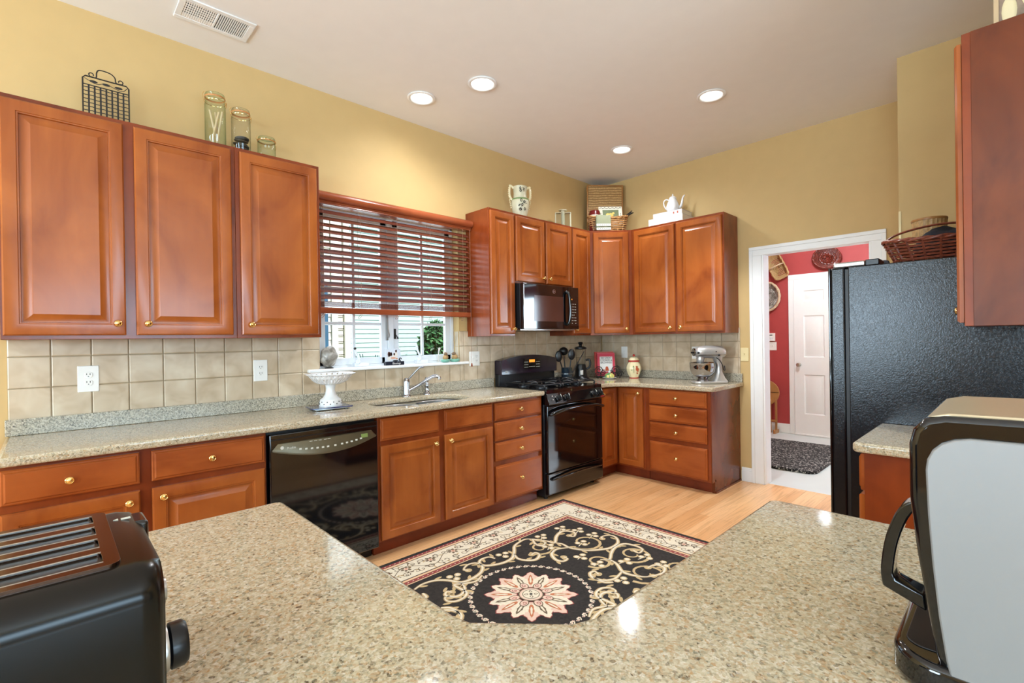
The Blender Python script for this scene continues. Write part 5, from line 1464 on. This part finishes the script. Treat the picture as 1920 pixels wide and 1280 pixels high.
path = [(-.085, .03), (-.095, .10), (-.103, .150), (-.112, .163), (-.122, .155), (-.126, .10), (-.128, .05), (-.130, .004)]
for k, (y, z) in enumerate(path): pass
L0 = [[Vector((-.145+.15*i/n, y-.003*math.sin(i*.9), z+.004*math.sin(i*.5))) for i in range(n+1)] for y, z in path]
V0 = [[b.bm.verts.new(p) for p in r_] for r_ in L0]
for k in range(len(V0)-1):
    for i in range(n):
        f = b.bm.faces.new((V0[k][i], V0[k][i+1], V0[k+1][i+1], V0[k+1][i]))
o = b.done('cloth', 'towel', t, smooth=60); m_ = o.modifiers.new('thick', 'SOLIDIFY'); m_.thickness = .004
for z0, z1 in ((.045, .068), (.006, .028)):
    b = MB(); b.box(-.143, .003, -.1345, -.131, z0, z1); bd = b.done('floral_band', 'wht', t)
    b = MB()
    for k in range(6): b.disc(0, 0, 0, 0, 3) if False else b.box(-.130+k*.022, -.122+k*.022, -.1355, -.134, (z0+z1)/2-.003, (z0+z1)/2+.004)
    b.done('floral_print', 'plaqueg', bd)
t = thing('twig_spray', 'dark twig sticking out to the right of the willow basket', 'twig', (WB[0]+.115, WB[1]-.10, UT+.14), RV)
b = MB()
for k in range(5): b.tube(smooth_path([(-.04, 0, 0), (.02, -.01, .015+.004*k), (.06+.008*k, -.015*k, .03+.012*k)], 3), .005, 5)
for k in range(9): b.ball((.0+.012*k, -.006*k, .012+.006*k), .012, 8, 5, sc=(1.5, .6, .4))
b.done('branch', 'iron', t, smooth=50)

BX_, BY0 = -.165, -.975
def flatbook(lab, x, y, z, w_, d_, h_, cov, rz, sp=None):
    t = thing('hardback_book', lab, 'book', (x, y, z), rz, 'books under the teapot')
    b = MB(); b.box(-w_/2, w_/2, -d_/2, d_/2, 0, .003); b.box(-w_/2, w_/2, -d_/2, d_/2, h_-.003, h_); b.box(-w_/2, w_/2, -d_/2, -d_/2+.003, 0, h_); b.done('cover', cov, t, bevel=.001)
    b = MB(); b.box(-w_/2+.003, w_/2-.004, -d_/2+.003, d_/2-.004, .003, h_-.003); b.done('pages', 'paper', t)
    if sp:
        b = MB()
        for x0 in sp: b.box(x0, x0+.012, -d_/2-.0006, -d_/2+.001, h_*.3, h_*.7)
        b.done('spine_printing', 'rooster', t)
flatbook('large white book lying lowest under the teapot', BX_, BY0, UT+.001, .36, .24, .068, 'wht', -PI/2)
flatbook('pale grey book lying directly under the teapot', BX_+.0, BY0-.015, UT+.069, .30, .22, .048, plain('pale_grey_cover', rgb(208, 204, 206), .5, var=.02), -PI/2+.03, (.06, .10))
t = thing('teapot', 'white fluted china coffee pot standing on two books', 'teapot', (BX_, BY0-.02, UT+.118), -PI/2+.35)
b = MB(); SG = 48
prof = [(.036, 0), (.040, .004), (.052, .02), (.060, .045), (.060, .065), (.050, .10), (.038, .128), (.034, .140), (.036, .146)]
b.loops([[Vector((r_*(1+(.05*abs(math.sin(8*a/2)) if .01 < z < .12 else 0))*math.cos(a), r_*(1+(.05*abs(math.sin(8*a/2)) if .01 < z < .12 else 0))*math.sin(a), z)) for a in [2*PI*i/SG for i in range(SG)]] for r_, z in prof]); b.done('body', 'china', t, smooth=60)
b = MB(); b.lathe([(.036, .146), (.034, .152), (.022, .164), (.008, .170), (.005, .174), (.008, .180), (.004, .190), (0, .191)], seg=24); b.done('lid', 'china', t, smooth=60)
sp_ = smooth_path([(.045, 0, .045), (.075, 0, .06), (.088, 0, .10), (.095, 0, .14), (.112, 0, .166)], 5)
b = MB(); b.tube(sp_, [.016-.0095*i/(len(sp_)-1) for i in range(len(sp_))], 10); b.done('spout', 'china', t, smooth=60)
b = MB(); b.tube(smooth_path([(-.034, 0, .130), (-.062, 0, .142), (-.084, 0, .125), (-.084, 0, .09), (-.068, 0, .055), (-.054, 0, .038)], 6), .0062, 8); b.done('handle', 'china', t, smooth=60)

# ------------------------------------------------------------------ on the refrigerator and the right cabinet
t = thing('handled_basket', 'reddish wicker basket with an arched handle on top of the refrigerator', 'basket', (-1.40, -3.075, FH+.003), PI/2)
basket(t, .225, .155, .125, .72, 9, 20, 'redwicker', .0062, .0075, bow=.02, wav=.005)
b = MB(); b.tube(smooth_path([(-.222, 0, .12), (-.205, 0, .165), (-.13, 0, .195), (0, 0, .21), (.13, 0, .195), (.205, 0, .165), (.222, 0, .12)], 5), .0095, 8, flat=.6); b.done('handle', 'redwicker', t, smooth=60)
t = thing('folded_cloth', 'black folded cloth heaped inside the wicker basket on the refrigerator', 'cloth', (-1.40, -3.10, FH+.02), 0)
b = MB(); b.ball((0, -.02, .09), .10, 24, 12, sc=(1.05, 1.5, .82))
for v in b.bm.verts: v.co.z += .014*math.sin(v.co.y*38+v.co.x*20)+.008*math.sin(v.co.x*55)
b.done('bundle', 'cloth', t, smooth=60)
t = thing('round_box', 'tan fluted round box behind the wicker basket on the refrigerator', 'box', (-1.13, -3.01, FH+.003), 0)
b = MB(); SG = 72
b.loops([[Vector((r_*(1+.02*math.cos(24*a))*math.cos(a), r_*(1+.02*math.cos(24*a))*math.sin(a), z)) for a in [2*PI*i/SG for i in range(SG)]] for r_, z in ((.058, 0), (.068, .02), (.074, .26), (.076, .285), (.07, .288))]); b.done('fluted_side', 'rattan', t, smooth=30)
b = MB(); b.lathe([(.0775, .278), (.079, .284), (.0775, .291), (.05, .2905), (0, .2905)], seg=36); b.done('rim', 'pine', t, smooth=50)
t = thing('dish_towel', 'small black cloth lying at the front edge of the refrigerator top', 'cloth', (-1.42, -2.835, FH+.003), .3)
b = MB(); b.prism(smooth_and := [(-.10, 0), (.10, 0), (.09, .03), (.03, .06), (-.04, .05), (-.09, .02)], -.035, .045, 'xz'); b.done('folds', 'cloth', t, bevel=.01, bseg=2)
t = thing('framed_print', 'wood framed print standing on top of the right wall cabinet', 'picture', (-2.0, -3.30, UT+.001), -PI/2)
b = MB(); b.box(0, .20, -.008, .012, 0, .36); b.done('backing', plain('muted_print', rgb(150, 128, 108), .6, var=.35, scale=22), t)
b = MB(); b.box(-.012, .002, -.016, .014, 0, .372); b.box(.19, .206, -.016, .014, 0, .372); b.box(-.012, .206, -.016, .014, .36, .374)
b.prism([(0, .0), (.018, 0), (.205, .165), (.205, .185)], -.016, -.006, 'xz'); b.done('frame', plain('pale_frame', rgb(206, 178, 138), .5), t)
b = MB(); b.ball((.03, -.010, .10), .03, 12, 8, sc=(.7, .15, 1.8)); b.ball((.085, -.010, .14), .03, 12, 8, sc=(.8, .15, 1.5)); b.done('printed_shape', 'cream', t, smooth=60)

# ------------------------------------------------------------------ mudroom
b = MB()
dy0, dy1, XD = -1.245, -2.05, 2.68
b.box(2.662, XD, -1.245, -1.178, 0, 2.093); b.box(2.662, XD, -2.117, -2.05, 0, 2.093); b.box(2.662, XD, -2.117, -1.178, 2.093, 2.16); b.box(2.63, XD, -2.05, -1.245, 0, .022)
struct(b.done('trim_4', 'white', bevel=.004))
b = MB()
Tn = Matrix.Translation((2.672, 0, 0)) @ Matrix.Rotation(-PI/2, 4, 'Z')     # local x -> -y, front -y -> -x
b.box(1.247, 2.048, 0, .004, .022, 2.092, M=Tn)
rects = []
for c0, c1 in ((1.362, 1.602), (1.695, 1.935)):
    for z0, z1 in ((.285, .815), (1.045, 1.60), (1.79, 1.935)): rects.append((c0, c1, z0, z1))
me_b = bmesh.new()
sl_ = MB(); sl_.slab([(1.247, .022), (2.048, .022), (2.048, 2.092), (1.247, 2.092)], [[(a, c), (a2, c), (a2, c2), (a, c2)] for a, a2, c, c2 in rects], 0, .02)
Tz = Matrix(((1, 0, 0, 0), (0, 0, -1, 0), (0, 1, 0, 0), (0, 0, 0, 1)))
for v in sl_.bm.verts: v.co = Tn @ (Tz @ v.co)
for a, a2, c, c2 in rects:
    rings = []
    for ins, fwd in ((0, .019), (.012, .009), (.022, .009), (.045, .017)):
        rings.append([Tn @ Vector(p) for p in ((a+ins, -fwd, c+ins), (a2-ins, -fwd, c+ins), (a2-ins, -fwd, c2-ins), (a+ins, -fwd, c2-ins))])
    sl_.loops(rings, cap0=False)
me_b.free(); b.bm.free()
dm = struct(sl_.done('door_1', 'white', smooth=20))
b = MB(); b.lathe([(.026, 0), (.026, .005), (.010, .010), (.010, .03), (.022, .038), (.028, .052), (.022, .064), (0, .067)], Matrix.Translation((2.652, -1.306, .945)) @ Matrix.Rotation(-PI/2, 4, 'Y'), 24); b.done('door_knob', 'steel', dm, smooth=50)

t = thing('door_mat', 'black and grey shaggy mat on the mudroom floor', 'mat', (1.32, -1.42, 0))
b = MB(); rr_ = rrect(-.70, .72, -.575, .60, .10, 6)
b.loops([[Vector((x, y, .001)) for x, y in rr_], [Vector((x, y, .022)) for x, y in rr_], [Vector((x*.99, y*.99, .030)) for x, y in rr_]]); b.done('pile', 'matrug', t, smooth=30)

t = thing('drop_leaf_table', 'folded round wooden table leaning on the red wall', 'folding table', (2.56, -.905, 0))
T = Matrix.Rotation(.08, 4, 'Y')
b = MB(); b.lathe([(.168, 0), (.172, .004), (.172, .014), (.168, .018)], T @ Matrix.Translation((-.01, 0, .55)) @ Matrix.Rotation(-PI/2, 4, 'Y'), 40); b.done('round_top', 'pine', t, smooth=30)
b = MB(); b.box(-.032, -.027, -.168, .168, .556, .560, M=T); b.done('leaf_joint', 'slot', t)
for y in (-.135, -.06, .03, .11):
    b = MB(); b.box(-.012, .012, y-.012, y+.012, .001, .46); b.done('leg', 'pine', t, bevel=.002)
b = MB(); b.box(-.02, .03, -.14, .13, .16, .18); b.done('stretcher', 'pine', t, bevel=.002)
b = MB(); b.box(-.07, .08, -.145, -.115, .001, .05); b.box(-.07, .08, .09, .12, .001, .05); b.done('foot_rail', 'pine', t, bevel=.002)

t = thing('wall_basket', 'flat rectangular wicker basket with a handle hung on the red wall', 'basket', (2.678, -1.062, 2.285))
R0 = Matrix.Rotation(-PI/2, 4, 'Y')
RB = R0 @ Matrix.Rotation(0, 4, 'Z')
def hung(t, rx, ry, dep, mat, rows, rimmat, tilt, bottom=True, rect=False, rr=.006):
    """bowl opening towards -x; rx across (y), ry up (z)"""
    A = Matrix.Rotation(tilt, 4, 'X')
    def P(u, v, d): return A @ Vector((-d, u, v))
    n = 56
    def ring(s_, d):
        out = []
        for k in range(n):
            a = 2*PI*k/n; c, s2 = math.cos(a), math.sin(a)
            if rect:
                m = (abs(c)**5+abs(s2)**5)**(-.2); c, s2 = c*m, s2*m
            out.append(P(rx*s_*c, ry*s_*s2, d))
        return out
    b = MB()
    for j in range(rows):
        f = j/(rows-1)
        rg = ring(.72+.28*f, .006+dep*f)
        b.tube([p+Vector((.003*math.sin(k*PI/2+j*PI), 0, 0)) for k, p in enumerate(rg)], rr, 5, closed=True)
    b.done('woven_sides', mat, t, smooth=60)
    b = MB()
    for s_ in (.72, .6, .48, .36, .24, .12):
        b.tube([p+Vector((.003*math.sin(k*PI/2+s_*26), 0, 0)) for k, p in enumerate(ring(s_, .006))], .05*rx+rr*.4, 5, closed=True)
    b.done('woven_base', mat, t, smooth=60)
    b = MB()
    for ph in (0, PI):
        b.tube([p+Vector((.005*math.sin(k*.9+ph), .005*math.cos(k*.9+ph), 0)) for k, p in enumerate(ring(1.02, .008+dep))], rr*1.5, 6, closed=True)
    b.done('rim', rimmat, t, smooth=60)
    return A
A = hung(t, .095, .17, .07, 'rattan', 7, 'rattan', -.42, rect=True)
b = MB(); b.tube([A @ Vector(p) for p in smooth_path([(-.07, -.098, .0), (-.13, -.07, 0), (-.15, 0, 0), (-.13, .07, 0), (-.07, .098, 0)], 4)], .007, 6); b.done('handle', 'paleash', t, smooth=60)
t = thing('wall_basket', 'round grey basket with a thick pale braided rim on the red wall', 'basket', (2.678, -.915, 1.885)); hung(t, .165, .195, .05, 'greystone', 5, 'paleash', .0, rr=.009)
t = thing('wall_basket', 'oval dark red woven basket hung above the white mudroom door', 'basket', (2.678, -1.648, 2.335)); hung(t, .150, .130, .07, 'darkwicker', 7, 'darkwicker', .12)
lamp('mudroom_fill_lamp', 'POINT', (1.3, -1.9, 2.6), 75, (.80, .91, 1), shadow_soft_size=.15)  # added point lamp brightening the red wall, no fitting built for it

# ------------------------------------------------------------------ outside the kitchen window
b = MB(); b.box(-30, 30, .2, 40, -.62, -.55)
struct(b.done('ground', 'grass', smooth=0))
def siding(b, x0, x1, z0, z1, y, p=.12, mi=0):
    z = z0
    while z < z1:
        b.loops([[Vector((x0, y-.022, z)), Vector((x1, y-.022, z)), Vector((x1, y, z)), Vector((x0, y, z))], [Vector((x0, y-.004, z+p)), Vector((x1, y-.004, z+p)), Vector((x1, y, z+p)), Vector((x0, y, z+p))]], mi=mi)
        z += p
t = thing('neighbour_house', 'pale neighbouring house with clapboard siding outside the window', 'house', (0, 6, -.55))
b = MB(); siding(b, -9, -.55, 0, 6.4, 0, .15); b.box(-9, -.25, .001, .3, 0, 6.4); b.box(-.27, -.25, 0, 3.0, 0, 6.4); b.done('wing_wall', 'siding_w', t)
b = MB(); b.box(-.36, -.24, -.05, .08, 0, 6.4); b.box(-.62, -.50, -.05, .02, 0, 6.4); b.done('corner_board', 'siding_w', t)
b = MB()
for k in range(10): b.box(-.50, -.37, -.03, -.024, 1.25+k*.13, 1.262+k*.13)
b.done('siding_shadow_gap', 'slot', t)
b = MB(); siding(b, -.25, 7.5, 0, 6.4, 3.0, .125); b.box(-.25, 7.5, 3.001, 3.2, 0, 6.4); b.done('main_wall', 'siding', t)
b = MB(); b.box(-1.6, -.70, -.06, -.02, 1.78, 3.0); wf = b.done('window', 'shutter', t)
b = MB(); b.box(-1.5, -.78, -.065, -.055, 1.86, 2.95); b.done('pane', 'jar_clear', wf)
b = MB(); b.box(-1.7, -.60, -.10, -.02, 1.70, 1.78); b.done('window_sill_board', 'siding_w', t)
b = MB(); b.box(.18, .62, 2.90, 2.97, .6, 3.0); b.done('shutter', 'shutter', t)
b = MB(); b.box(.62, .78, 2.92, 2.98, .4, 3.0); b.done('door_trim', 'siding_w', t)
rnl = random.Random(5)
def foliage(t, n, c, r3, size, mat, nm='foliage'):
    b = MB()
    for i in range(n):
        a, e = rnl.uniform(0, 2*PI), math.acos(rnl.uniform(-1, 1)); q = rnl.uniform(.55, 1)
        p = Vector((c[0]+r3[0]*q*math.sin(e)*math.cos(a), c[1]+r3[1]*q*math.sin(e)*math.sin(a), c[2]+r3[2]*q*math.cos(e)))
        u = Vector((rnl.uniform(-1, 1), rnl.uniform(-1, 1), rnl.uniform(-1, 1))).normalized(); w_ = u.orthogonal().normalized(); s_ = size*rnl.uniform(.6, 1.3)
        b.poly([p-u*s_, p+w_*s_*.45, p+u*s_, p-w_*s_*.45])
    return b.done(nm, mat, t, smooth=0, normals=False)
t = thing('climbing_shrub', 'dense green shrub outside the right window pane', 'shrub', (3.0, 8.0, -.55))
foliage(t, 3200, (.30, 0, 1.45), (.62, .45, 1.05), .10, 'leaf')
b = MB()
for k in range(5): b.tube(smooth_path([(.05*k-.1, 0, 0), (.06*k+.12, .02, .8), (.08*k+.14, .0, 1.9)], 3), .025, 6)
b.done('stem', 'pine', t, smooth=50)
t = thing('picket_fence', 'grey wooden fence half hidden behind the green shrub', 'fence', (3.45, 8.75, -.55))
for k in range(9):
    b = MB(); b.box(-.35+k*.14, -.24+k*.14, -.015, .015, .0, 1.75); b.done('board', 'shutter', t)
for i, (x, lab) in enumerate(((-.20, 'left spiky dry plant against the neighbouring house'), (.33, 'right spiky dry plant against the neighbouring house'))):
    t = thing('spiky_plant', lab, 'plant', (x+.35, 7.0, -.55), 0, 'dry plants outside')
    b = MB()
    for k in range(14):
        a = k*2.4; b.tube([(0, 0, .6), (.10*math.cos(a), .1*math.sin(a), 1.1), (.22*math.cos(a), .16*math.sin(a), 1.42+.2*math.sin(k*1.7))], .010, 4)
    b.tube([(0, 0, 0), (0, 0, .65)], .03, 6)
    b.done('stems', 'darkleaf', t, smooth=50)
for i, (x, y, lab) in enumerate(((1.1, 7.6, 'low dark bush left of the window mullion, outside'), (2.12, 7.6, 'low dark bush right of the window mullion, outside'))):
    t = thing('low_bush', lab, 'shrub', (x, y, -.55), 0, 'low bushes outside')
    foliage(t, 380, (0, 0, .95), (.34, .24, .42), .06, 'darkleaf')
    b = MB(); b.tube([(0, 0, 0), (0, 0, .8)], .04, 6); b.done('stem', 'pine', t)
